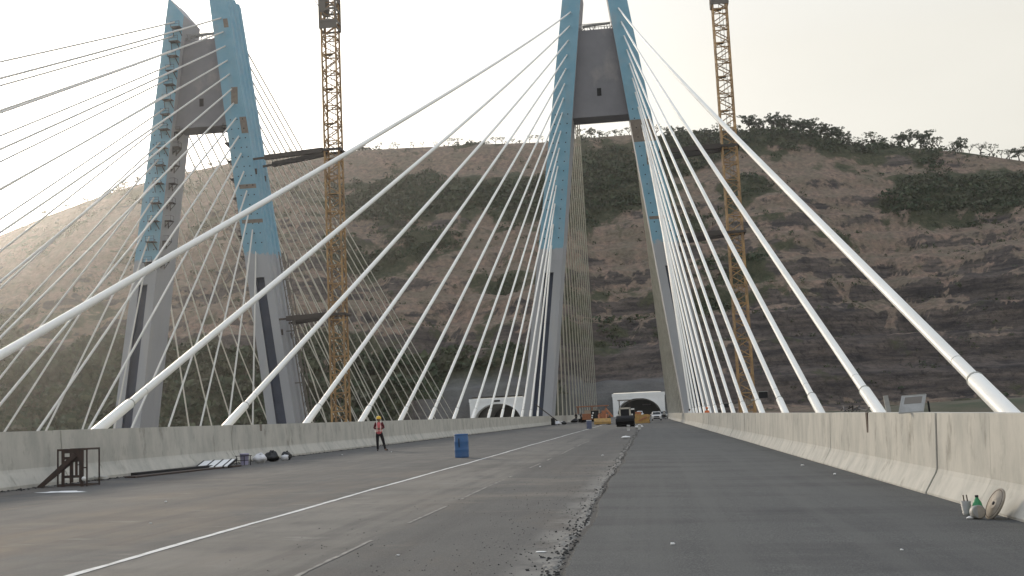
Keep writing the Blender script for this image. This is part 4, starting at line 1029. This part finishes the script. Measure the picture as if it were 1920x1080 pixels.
o = tag(MB().blob((0, 0, .05), (.05, .04, .05), 0, 4, .1).build('paper_ball', 'white', loc=(-12.82, 24.40, gz(-12.8)+.13)), 'small white crumpled ball resting on the foot of the rusty steel frame', 'paper ball')
o = MB(); o.tube([(0, 0, .02), (.1, -.06, .05), (.2, -.03, .03), (.14, .03, .02), (.02, .01, .02)], .012, 6)
tag(o.build('wire_loop', 'galv', loc=(-13.62, 24.2, gz(-13.5))), 'pale loop of wire on the ground by the foot of the rusty frame', 'wire')
# flat steel planks and white panels by the left barrier
def lying(name, pts, h, mat_, label, cat, rz=0):
    cx_ = sum(p[0] for p in pts)/len(pts); cy_ = sum(p[1] for p in pts)/len(pts); zb_ = gz(cx_)+.003
    mb = MB(); n_ = len(pts)
    mb.add([(p[0]-cx_, p[1]-cy_, gz(p[0])-gz(cx_)) for p in pts]+[(p[0]-cx_, p[1]-cy_, gz(p[0])-gz(cx_)+h) for p in pts], [tuple(range(n_))[::-1], tuple(range(n_, 2*n_))]+[(i, (i+1) % n_, n_+(i+1) % n_, n_+i) for i in range(n_)])
    return tag(mb.build(name, mat_, loc=(cx_, cy_, zb_)), label, cat)
lying('steel_plank', [(-13.60, 28.0), (-13.25, 27.9), (-12.75, 34.2), (-12.98, 34.3)], .04, 'rust', 'long dark steel plank lying on the road beside the left barrier', 'plank')
lying('steel_plank', [(-13.85, 28.9), (-13.62, 28.8), (-13.2, 33.6), (-13.4, 33.8)], .09, 'black', 'dark rod bundle lying between the steel plank and the left barrier', 'rods')
pr = empty('white_panel', (-13.3, 33.4, gz(-13.3)), 'white flat panels strapped together lying on dark rods beside the left barrier', 'panel')
mt = Matrix.Translation((0, 0, .10)) @ Matrix.Rotation(R(9), 4, 'X') @ Matrix.Rotation(R(8), 4, 'Z')
MB().box((-.46, -.55, 0), (.52, .55, .035), 0, mt).build('panel_sheet', 'white', pr)
stp = MB()
for x in (-.48, -.16, .12, .38, .54): stp.box((x-.018, -.58, -.012), (x+.018, .58, .05), 0, mt)
stp.build('strap', 'black', pr)
cg = MB()
for x in (.55, .8, 1.0): cg.bar((x, -.3, 0), (x, -.3, .3), .02)
cg.bar((.5, -.3, .3), (1.05, -.3, .3), .02); cg.bar((.5, -.3, .16), (1.05, -.3, .16), .02)
tag(cg.build('wire_crate', 'black', loc=(-13.5, 34.6, gz(-13.5))), 'low black wire crate frame beside the lavender bucket', 'crate')
# bucket and bags
bk = empty('bucket', (-13.1, 35.4, gz(-13.1)), 'lavender plastic bucket standing at the foot of the left barrier', 'bucket')
MB().lathe([(.115, 0), (.118, .01), (.145, .33), (.15, .33), (.15, .36), (.138, .36), (.112, .02), (.001, .02)], 24).build('tub', 'lav', bk)
MB().tube([(math.cos(a)*.15, -.01, .33+.0+math.sin(a)*-.05) for a in np.linspace(0, 3.14, 9)], .006, 5).build('handle', 'galv', bk)
def bag(loc, r_, mat_, label, seed, name='sack'):
    root = empty(name, loc, label, 'bag')
    MB().blob((0, 0, r_[2]*.75), r_, 0, seed, .30, .75, 18, 12).build('bag_body', mat_, root)
    MB().blob((r_[0]*.2, -.02, r_[2]*1.65), (r_[0]*.22, r_[0]*.2, r_[2]*.35), 0, seed+3, .4, 1, 10, 6).build('bag_neck', mat_, root); return root
bag((-13.0, 36.6, gz(-13.)), (.22, .18, .17), 'whitebag', 'white plastic sack between the lavender bucket and the black bag', 3)
bag((-13.0, 37.8, gz(-13.)), (.24, .20, .19), 'blackbag', 'black plastic rubbish bag slumped by the left barrier', 8)
bag((-12.95, 39.2, gz(-13.)), (.18, .16, .16), 'blackbag', 'small black bag with white wrapping at the right end of the bag row', 12)
tag(MB().blob((0, 0, .09), (.13, .10, .11), 0, 21, .3, .8).build('plastic_wrap', 'whitebag', loc=(-12.85, 38.75, gz(-12.8))), 'crumpled white wrapping in front of the small black bag', 'plastic wrap')
tag(MB().blob((0, 0, .06), (.20, .12, .05), 0, 5, .5, .8).build('rag', 'concrete_light', loc=(-13.75, 27.0, gz(-13.7))), 'crumpled pale rag on the ground right of the steel frame', 'rag')
# white spilled powder and litter
def spill(name, cx_, cy_, rx, ry, label, seed, rz=0, mat_='white_line'):
    rs = random.Random(seed); n_ = 26; pts = []
    for i in range(n_):
        a = 2*math.pi*i/n_; k = rs.uniform(.55, 1.15); x = math.cos(a)*rx*k; y = math.sin(a)*ry*k
        pts.append((x*math.cos(rz)-y*math.sin(rz), x*math.sin(rz)+y*math.cos(rz)))
    mb = MB(); mb.add([(0, 0, .006)]+[(x, y, -.025*x+.004) for x, y in pts], [(0, 1+i, 1+(i+1) % n_) for i in range(n_)])
    return tag(mb.build(name, mat_, loc=(cx_, cy_, gz(cx_))), label, 'spill')
spill('paint_spill', -12.3, 22.6, .62, .30, 'white streak of spilled powder on the road in front of the steel frame', 4, mat_='white')
spill('paint_spill', -12.2, 19.3, .35, .16, 'white spilled streak at the left edge of the picture', 5, mat_='white')
def litter(x, y, s_, label, seed, dz=0, flat=.35):
    o = MB().blob((0, 0, s_*flat*.7), (s_, s_*.6, s_*flat), 0, seed, .35, .7, 9, 6).build('litter', 'white', loc=(x, y, gz(x)+dz)); o.rotation_euler = (0, 0, seed)
    tag(o, label, 'litter', 'white litter on the road')
litter(.16, 11.8, .035, 'white paper scrap on the new asphalt near the camera, right of the seam', 1, .045)
litter(2.3, 11.2, .022, 'tiny white scrap on the new asphalt toward the bottom right corner', 2, .045)
litter(-1.38, 63.6, .26, 'largest white cloth scrap on the old asphalt in front of the road roller', 3, 0, .3)
litter(-1.62, 38.0, .05, 'white scrap beside the seam halfway to the roller', 4)
litter(-3.0, 30.5, .04, 'white scrap on old asphalt left of the seam, right of the chalk line', 5)
litter(-1.18, 11.6, .06, 'flat white smear of mortar left of the seam near the camera', 6, 0, .12)
litter(-2.62, 11.4, .022, 'tiny white chip on crumb-covered asphalt near the bottom edge', 7)
litter(-10.7, 46.0, .045, 'white scrap on the road right of the standing worker', 8)
litter(-8.6, 19.3, .03, 'white scrap in the middle of the left lane', 9)
litter(-12.1, 43.5, .04, 'white scrap between the bag row and the standing worker', 10)
litter(3.72, 24.0, .05, 'white scrap at the foot of the right barrier, nearer of two', 11, .045)
litter(3.6, 28.0, .045, 'white scrap at the foot of the right barrier, farther of two', 12, .045)
litter(-7.0, 15.2, .022, 'small white scrap left of the chalk line near the bottom left', 13)
# cups / buckets in front of the roller
for i, (x, y, r_, lb) in enumerate(((-1.72, 92, .13, 'white plastic bucket standing in front of the black drum, left one'), (-.86, 96, .13, 'white plastic bucket with cloth, standing right of the drum beside the seam'))):
    bk = empty('bucket', (x, y, gz(x)), lb, 'bucket', 'white buckets in front of the roller')
    MB().lathe([(r_*.8, 0), (r_, .40), (r_*1.05, .40), (r_*1.05, .44), (r_*.9, .44), (r_*.75, .03), (.001, .03)], 16).build('tub', 'white', bk)
    MB().tube([(math.cos(a)*r_, -.02, .42+math.sin(a)*.1) for a in np.linspace(0, 3.14, 7)], .008, 4).build('handle', 'galv', bk)
tag(MB().blob((0, 0, .16), (.34, .25, .2), 0, 31, .35, .8).build('cloth_heap', 'white', loc=(-.95, 101, gz(-.9))), 'white cloth heap lying behind the white bucket by the roller', 'cloth')

# spool flange, bottle, pots by the right barrier
sp = empty('cable_spool', (4.03, 14.2, gz(4.03)+.045), 'round wooden cable spool flange leaning against the foot of the right barrier', 'spool'); sp.scale = (.74,)*3
mt = Matrix.Translation((.02, .02, .235)) @ Matrix.Rotation(R(6), 4, 'Z') @ Matrix.Rotation(R(-62), 4, 'Y')
MB().lathe([(.001, -.018), (.27, -.018), (.275, 0), (.27, .018), (.10, .018), (.10, .026), (.07, .026), (.001, .024)], 36, mtx=mt).build('flange', 'spool', sp)
MB().lathe([(.001, .0), (.03, .0), (.03, .04), (.001, .04)], 12, mtx=mt).build('hub_hole', 'black', sp)
MB().lathe([(.235, .0185), (.24, .024), (.245, .0185)], 36, mtx=mt, caps=False).build('bolt_ring', 'timber', sp)
bt = empty('green_bottle', (3.95, 14.62, gz(3.9)+.045), 'green plastic bottle standing between the grey pots and the spool', 'bottle'); bt.scale = (.72,)*3
MB().lathe([(.07, 0), (.085, .03), (.085, .16), (.07, .22), (.032, .29), (.026, .31)], 20).build('bottle_body', 'green', bt)
MB().lathe([(.03, .31), (.03, .345), (.001, .345)], 14).build('cap', 'black', bt)
pt = empty('pot_stack', (3.84, 14.72, gz(3.84)+.045), 'stack of small pale ribbed pots beside the green bottle', 'pots'); pt.scale = (.8,)*3
MB().lathe([(.05, 0), (.062, .05), (.055, .052), (.07, .10), (.062, .102), (.078, .16), (.07, .162), (.08, .21), (.07, .215), (.06, .19), (.001, .19)], 20).build('pot', 'galv', pt)
for x in (-.02, .03): MB().bar((x, 0, .19), (x-.01, 0, .31), .016).build('stick', 'timber', pt)
cn = empty('tin_can', (3.83, 14.2, gz(3.83)+.045), 'dented grey round tin lying in front of the green bottle', 'tin'); cn.scale = (.85,)*3
mt2 = Matrix.Translation((0, 0, .095)) @ Matrix.Rotation(R(80), 4, 'X') @ Matrix.Rotation(R(14), 4, 'Y')
MB().lathe([(.085, -.05), (.095, -.05), (.095, .06), (.085, .06)], 22, mtx=mt2).build('can_body', 'galv', cn)
MB().lathe([(.001, .0), (.085, .0), (.09, .006), (.085, .01)], 22, mtx=Matrix.Translation((0, -.055, .1)) @ Matrix.Rotation(R(80), 4, 'X')).build('can_lid', 'spool', cn)
MB().blob((-.1, .02, .02), (.05, .03, .02), 0, 2, .3).build('crumpled_wrap', 'white', cn)

# things on top of the right barrier
fl = empty('floodlight', (4.66, 20.0, -.205), 'grey rectangular flood lamp propped on top of the right barrier', 'flood lamp')
mt = Matrix.Translation((-.02, -.05, .03)) @ Matrix.Rotation(R(-14), 4, 'Z') @ Matrix.Rotation(R(42), 4, 'X')
mt = Matrix(((.86, .36, 0, -.20), (.0, .62, -.3, 0), (.03, .86, .6, 0.02), (0, 0, 0, 1)))
MB().box((-.22, -.02, 0), (.22, .30, .025), 0, mt).build('lamp_panel', 'galv', fl)
MB().box((-.17, .14, .026), (.17, .27, .032), 0, mt).build('lamp_glass', 'crane_grey', fl)
f2 = MB()
for a, b in (((-.23, -.03), (.23, -.03)), ((-.23, .31), (.23, .31)), ((-.23, -.03), (-.23, .31)), ((.23, -.03), (.23, .31))): f2.bar(mt @ Vector((*a, .02)), mt @ Vector((*b, .02)), .02)
f2.build('lamp_rim', 'galv', fl)
MB().bar((.15, .2, 0), (.12, .12, .18), .03).build('stand', 'black', fl)
tag(MB().bar((0, 0, 0), (-.04, 0, .33), .09, .05).build('post_stub', 'galv', loc=(4.72, 23.1, -.205)), 'short grey post stub leaning on top of the right barrier beside a cable', 'post')
o = MB(); rs = random.Random(2)
for q in range(9):
    a = Vector((rs.uniform(-.08, .08), rs.uniform(-1.5, 1.5), .02)); o.tube([a, a+Vector((rs.uniform(-.1, .1), rs.uniform(-.9, .9), rs.uniform(.02, .14))), a+Vector((rs.uniform(-.1, .1), rs.uniform(-1.4, 1.4), .02))], .016, 5)
tag(o.build('scrap_wire', 'bracket', loc=(4.7, 26.6, -.205)), 'tangle of dark wire and bars on top of the right barrier', 'wire')
o = MB(); o.tube([(0, 0, 0), (0, -.02, .14), (-.0, -.12, .16)], .009, 5)
tag(o.build('rebar_hook', 'rust', loc=(4.43, 29.0, -1.05)), 'bent rebar hook sticking out of the right barrier face', 'rebar')
for (x, y, z, lb) in ((6.25, 66.5, .55, 'dark flood lamp box clamped to a stay cable, largest behind the right barrier'), (6.2, 98, .15, 'small pale lamp box clamped low on a stay cable behind the right barrier'), (6.15, 138, .55, 'farthest small lamp box clamped on a stay cable behind the right barrier')):
    q = empty('cable_lamp', (x, y, z), lb, 'flood lamp', 'lamps clamped to the right stay cables')
    MB().box((.12, -.1, 0), (.62, .1, .36)).build('lamp_box', 'black', q); MB().box((-.3, -.12, -.12), (.2, .12, -.04)).build('clamp', 'galv', q)
    MB().box((.10, -.13, .36), (.66, .12, .39)).build('lamp_hood', 'galv', q)

# ------------------------------------------------------------------ site clutter by the far left barrier
barrel((-13.1, 154, gz(-13.1)), .28, .95, 'black', 'dark drum standing by the left barrier next to the near pylon leg', 'black')
tag(MB().bar((-2.6, 0, 3.0), (.9, 0, .1), .14).build('leaning_pole', 'strut', loc=(-13.2, 158, gz(-13.2))), 'long dark pole leaning against the left barrier by the near pylon leg', 'pole')
tag(MB().bar((-1.6, 0, 2.2), (.6, 0, .1), .16).build('leaning_pole', 'strut', loc=(-12.6, 250, gz(-12.6))), 'dark pole leaning on the left barrier left of the orange machine', 'pole')
for i, (x, y, s_, mt_, lb) in enumerate(((-12.6, 156, .45, 'whitebag', 'white sack beside the dark drum near the pylon leg'), (-12.3, 163, .4, 'blackbag', 'black bag right of the dark drum near the pylon leg'), (-13.0, 170, .35, 'whitebag', 'pale sack by the barrier below the near pylon leg'), (-12.9, 196, .6, 'blackbag', 'dark heap at the left barrier beyond the near pylon leg'))):
    bag((x, y, gz(x)), (s_, s_*.7, s_*.6), mt_, lb, 40+i)
for i, y in enumerate((172, 184, 198, 231, 246)):
    pass

# ------------------------------------------------------------------ vehicles
def wheel(parent, x, y, r_, wd, axis='X'):
    mt = Matrix.Translation((x, y, r_)) @ Matrix.Rotation(R(90), 4, 'Y')
    wt = MB().lathe([(r_*.6, -wd/2), (r_*.93, -wd/2), (r_, -wd*.35), (r_, wd*.35), (r_*.93, wd/2), (r_*.6, wd/2)], 20, mtx=mt).build('wheel', 'tyre', parent)
    MB().lathe([(.001, -wd*.42), (r_*.6, -wd*.42), (r_*.6, wd*.42), (.001, wd*.42)], 16, mtx=mt).build('rim', 'galv', wt)
# road roller
rr_ = empty('road_roller', (-2.55, 120, gz(-2.55)), 'road roller with black front drum, cream radiator frame and flat canopy', 'road roller')
MB().lathe([(.001, -.92), (.56, -.92), (.58, -.9), (.58, .9), (.56, .92), (.001, .92)], 32, mtx=Matrix.Translation((0, 0, .58)) @ Matrix.Rotation(R(90), 4, 'Y')).build('drum', 'black', rr_)
y_ = MB(); y_.box((-.99, -.75, .25), (-.93, .6, .85)); y_.box((.93, -.75, .25), (.99, .6, .85)); y_.box((-.99, -.80, .55), (.99, -.72, .86)); y_.build('drum_yoke', 'black', rr_)
MB().box((-.60, .7, .55), (.60, 2.4, 1.70)).build('engine_body', 'cream', rr_)
g_ = MB(); g_.box((-.62, .60, .95), (-.46, .72, 1.95)); g_.box((.46, .60, .95), (.62, .72, 1.95)); g_.box((-.62, .60, 1.85), (.62, .72, 2.02)); g_.box((-.62, .60, .88), (.62, .72, 1.0)); g_.build('radiator_frame', 'cream', rr_)
gl = MB(); gl.box((-.46, .64, 1.0), (.46, .70, 1.85)); gl.build('radiator_grille', 'black', rr_)
for s_ in (-1, 1): MB().lathe([(.001, 0), (.09, 0), (.09, .05), (.001, .06)], 12, mtx=Matrix.Translation((s_*.75, .6, 1.25)) @ Matrix.Rotation(R(90), 4, 'X')).build('headlight', 'lamp', rr_)
MB().box((-.8, 2.2, .6), (.8, 3.8, 1.3)).build('rear_body', 'black', rr_)
MB().box((.62, 1.4, .8), (1.02, 2.6, 1.75)).build('side_tank', 'black', rr_); MB().box((.64, 1.35, 1.75), (1.0, 2.4, 1.9)).build('tank_cap', 'white', rr_)
st_ = MB(); st_.box((-.25, 2.5, 1.3), (.25, 3.0, 1.5)); st_.box((-.25, 3.0, 1.3), (.25, 3.12, 2.0)); st_.build('seat', 'black', rr_)
cp = MB()
for sx in (-.6, .55):
    for sy in (2.0, 3.6): cp.bar((sx, sy, 1.3), (sx, sy, 2.78), .06)
cp.bar((-.6, 2., 2.1), (.1, 2., 2.7), .05); cp.build('canopy_post', 'strut', rr_)
MB().box((-.75, 1.8, 2.76), (.7, 3.8, 2.86)).build('canopy', 'crane_grey', rr_)
MB().tube([(.0, 2.2, 1.7), (.05, 2.0, 1.95)], .02, 6).build('steering_column', 'black', rr_)
for s_ in (-1, 1): wheel(rr_, s_*.75, 3.2, .6, .4)
# wheel loader, orange, left
lo = empty('wheel_loader', (-6.0, 146, gz(-6.0)), 'orange wheel loader with yellow bucket lowered, left of the road roller', 'loader'); lo.scale = (.8, .8, .8)
bk_ = MB(); pr_ = [(-.9, .12), (-.95, .5), (-.55, 1.05), (-.35, 1.0), (-.1, .55), (-.15, .1)]
bk_.add([(-1.35, y, z) for y, z in pr_]+[(1.35, y, z) for y, z in pr_], [(i, (i+1) % 6, 6+(i+1) % 6, 6+i) for i in range(6)]+[(0, 1, 2, 3, 4, 5)[::-1], (6, 7, 8, 9, 10, 11)]); bk_.build('bucket', 'yellow', lo)
a_ = MB()
for x in (-.6, .6): a_.bar((x, -.2, .6), (x, 1.6, 1.5), .22, .3); a_.bar((x, -.2, 1.0), (x, 1.2, 1.7), .12)
a_.build('lift_arm', 'orange', lo)
MB().box((-.8, 1.2, .7), (.8, 2.4, 1.6)).build('front_frame', 'orange', lo)
cb = MB(); cb.box((-1.9, 1.6, 1.0), (-.7, 3.0, 2.35)); cb.build('cab', 'black', lo)
for q, (x, z) in enumerate(((-1.55, 1.95), (-1.7, 1.55), (-1.75, 1.2))): MB().lathe([(.001, 0), (.14, 0), (.13, .06), (.001, .08)], 12, mtx=Matrix.Translation((x, 1.58, z)) @ Matrix.Rotation(R(90), 4, 'X')).build('work_light', 'lamp', lo)
bd = MB(); bd.box((-.7, 2.4, .9), (.9, 4.8, 1.7)); bd.box((-.2, 2.6, 1.7), (.5, 3.2, 2.3)); bd.bar((.5, 1.4, 2.6), (1.6, 1.2, 1.2), .3); bd.build('engine_body', 'orange', lo)
for s_ in (-1, 1):
    wheel(lo, s_*.95, 1.4, .62, .45); wheel(lo, s_*.95, 4.2, .62, .45)
# asphalt paver beyond it with an orange canopy
pv = empty('asphalt_paver', (-9.6, 190, gz(-9.6)), 'long low orange paving machine with flat canopy beside the far left barrier', 'paver')
MB().box((-1.6, 0, .5), (1.6, 5, 1.5)).build('hopper', 'orange', pv)
cp = MB(); [cp.bar((x, y, 1.5), (x, y, 2.7), .09) for x in (-2.4, 0, 2.4) for y in (1, 4)]; cp.build('canopy_post', 'orange', pv)
MB().box((-2.6, .5, 2.65), (2.8, 4.5, 2.8)).build('canopy', 'orange', pv)
MB().box((-1.3, 1.5, 1.5), (1.2, 4.6, 2.1)).build('engine_body', 'cream', pv)
MB().box((-2.6, 4.8, .1), (2.6, 6, .7)).build('screed', 'black', pv)
for s_ in (-1, 1): MB().box((s_*1.7-.25, .6, 0), (s_*1.7+.25, 4.4, .8)).build('track', 'tyre', pv)
# yellow hopper machine right of the roller
yp = empty('asphalt_paver', (-.75, 150, gz(-.75)), 'yellow asphalt paver with open sloping hopper, right of the road roller', 'paver'); yp.scale = (.72, .72, .72)
hp = MB()
hp.add([(-1.6, 0, .4), (1.0, 0, .4), (1.25, 0, 1.5), (-1.9, 0, 1.75), (-1.3, 1.8, .4), (.8, 1.8, .4), (1.25, 1.9, 1.6), (-1.9, 1.9, 1.8)], [(0, 1, 2, 3), (4, 5, 1, 0)[::-1], (1, 5, 6, 2), (4, 0, 3, 7), (5, 4, 7, 6)])
hp.build('hopper', 'yellow', yp)
MB().blob((-.2, .9, .8), (1.0, .7, .55), 0, 9, .25).build('asphalt_load', 'crumb', yp)
MB().box((-1.2, 2, .5), (.9, 5, 1.7)).build('engine_body', 'yellow', yp)
MB().bar((-.9, -.1, .55), (.6, -.12, 1.25), .12, .3).build('push_arm', 'orange', yp)
MB().box((-1.5, 2.6, 1.7), (-.4, 3.6, 2.2)).build('seat_console', 'orange', yp)
for s_ in (-1, 1): MB().box((s_*1.1-.35, .4, 0), (s_*1.1+.05, 4.6, .7)).build('track', 'tyre', yp)
MB().box((-1.6, -.3, .08), (1.1, -.02, .42)).build('push_bar', 'yellow', yp)

def car(loc, rz, body_mat, label, h=1.65, wd=1.8, ln=4.3, kind='suv', sc=1.0):
    root = empty('parked_car', loc, label, 'car', 'vehicles on the road by the tunnel', rz); root.scale = (sc,)*3
    hw = wd/2; g = .28
    if kind == 'suv': pr_ = [(0, g), (-.02, .75), (.12, .98), (1.05, 1.08), (1.65, h), (3.5, h+.02), (4.05, 1.15), (ln, .95), (ln, g)]
    else: pr_ = [(0, g), (0, .85), (.35, 1.15), (1.0, h+.05), (ln-.1, h+.05), (ln, .9), (ln, g)]
    mb = MB(); n_ = len(pr_)
    def xw(z): return hw if z < 1.05 else hw-(z-1.05)*.28
    mb.add([(-xw(z), y, z) for y, z in pr_]+[(xw(z), y, z) for y, z in pr_], [(i, i+n_, (i+1) % n_+n_, (i+1) % n_) for i in range(n_)]+[tuple(range(n_)), tuple(range(2*n_-1, n_-1, -1))])
    o = mb.build('body', body_mat, root)
    bv = o.modifiers.new('bevel', 'BEVEL'); bv.width = .06; bv.segments = 2
    if kind == 'suv': q0, q1 = (1.10, 1.13), (1.60, h-.07)
    else: q0, q1 = (.40, 1.2), (.95, h-.05)
    ny = .03
    MB().add([(-xw(q0[1])*.9, q0[0]-ny, q0[1]), (xw(q0[1])*.9, q0[0]-ny, q0[1]), (xw(q1[1])*.88, q1[0]-ny, q1[1]), (-xw(q1[1])*.88, q1[0]-ny, q1[1])], [(0, 1, 2, 3)]).build('windscreen', 'glass', root)
    for s_ in (-1, 1):
        MB().box((s_*(xw(1.35)+.02)-.015, q1[0]+.1, 1.12), (s_*(xw(1.35)+.02)+.015, 3.5, h-.17)).build('side_window', 'glass', root)
        MB().box((s_*.66-.17, -.05, .72), (s_*.66+.17, .03, .88)).build('headlight', 'lamp', root)
        MB().box((s_*(hw+.1)-.09, 1.25, 1.05), (s_*(hw+.1)+.09, 1.4, 1.22)).build('mirror', body_mat, root)
        wheel(root, s_*(hw-.1), .85, .34, .22); wheel(root, s_*(hw-.1), ln-.85, .34, .22)
    MB().box((-.45, -.055, .62), (.45, .0, .84)).build('grille', 'black', root)
    MB().box((-.6, -.06, .32), (.6, .02, .52)).build('bumper_intake', 'black', root)
    return root
car((1.25, 196, gz(1.2)+.045), 0, 'whitecar', 'white hatchback car facing the camera in the right lane', sc=.93)
car((-2.6, 318, gz(-2)+.045), 0, 'whitecar', 'white van farther back near the tunnel mouth, left of the white car', 1.9, 1.9, 4.6, 'van')
car((4.3-.9-.1, 262, gz(3.5)+.045), 0, 'greycar', 'dark grey car parked close to the right barrier behind the white car', sc=1.0)

# ------------------------------------------------------------------ haze
hz_ = MB(); hz_.box((-990, -170, -56), (710, 1010, 265)); hz_o = hz_.build('haze', 'dark')
tag(hz_o, 'pale dusty haze filling the valley air', 'haze', kind='stuff')
hm = bpy.data.materials.new('haze_air'); hm.use_nodes = True; t = hm.node_tree; t.nodes.clear()
oo = t.nodes.new('ShaderNodeOutputMaterial'); vp = t.nodes.new('ShaderNodeVolumePrincipled')
vp.inputs['Density'].default_value = 0.00008; vp.inputs['Color'].default_value = (0.93, 0.94, 0.96, 1); vp.inputs['Anisotropy'].default_value = 0.84
t.links.new(vp.outputs[0], oo.inputs['Volume']); hz_o.data.materials.clear(); hz_o.data.materials.append(hm)
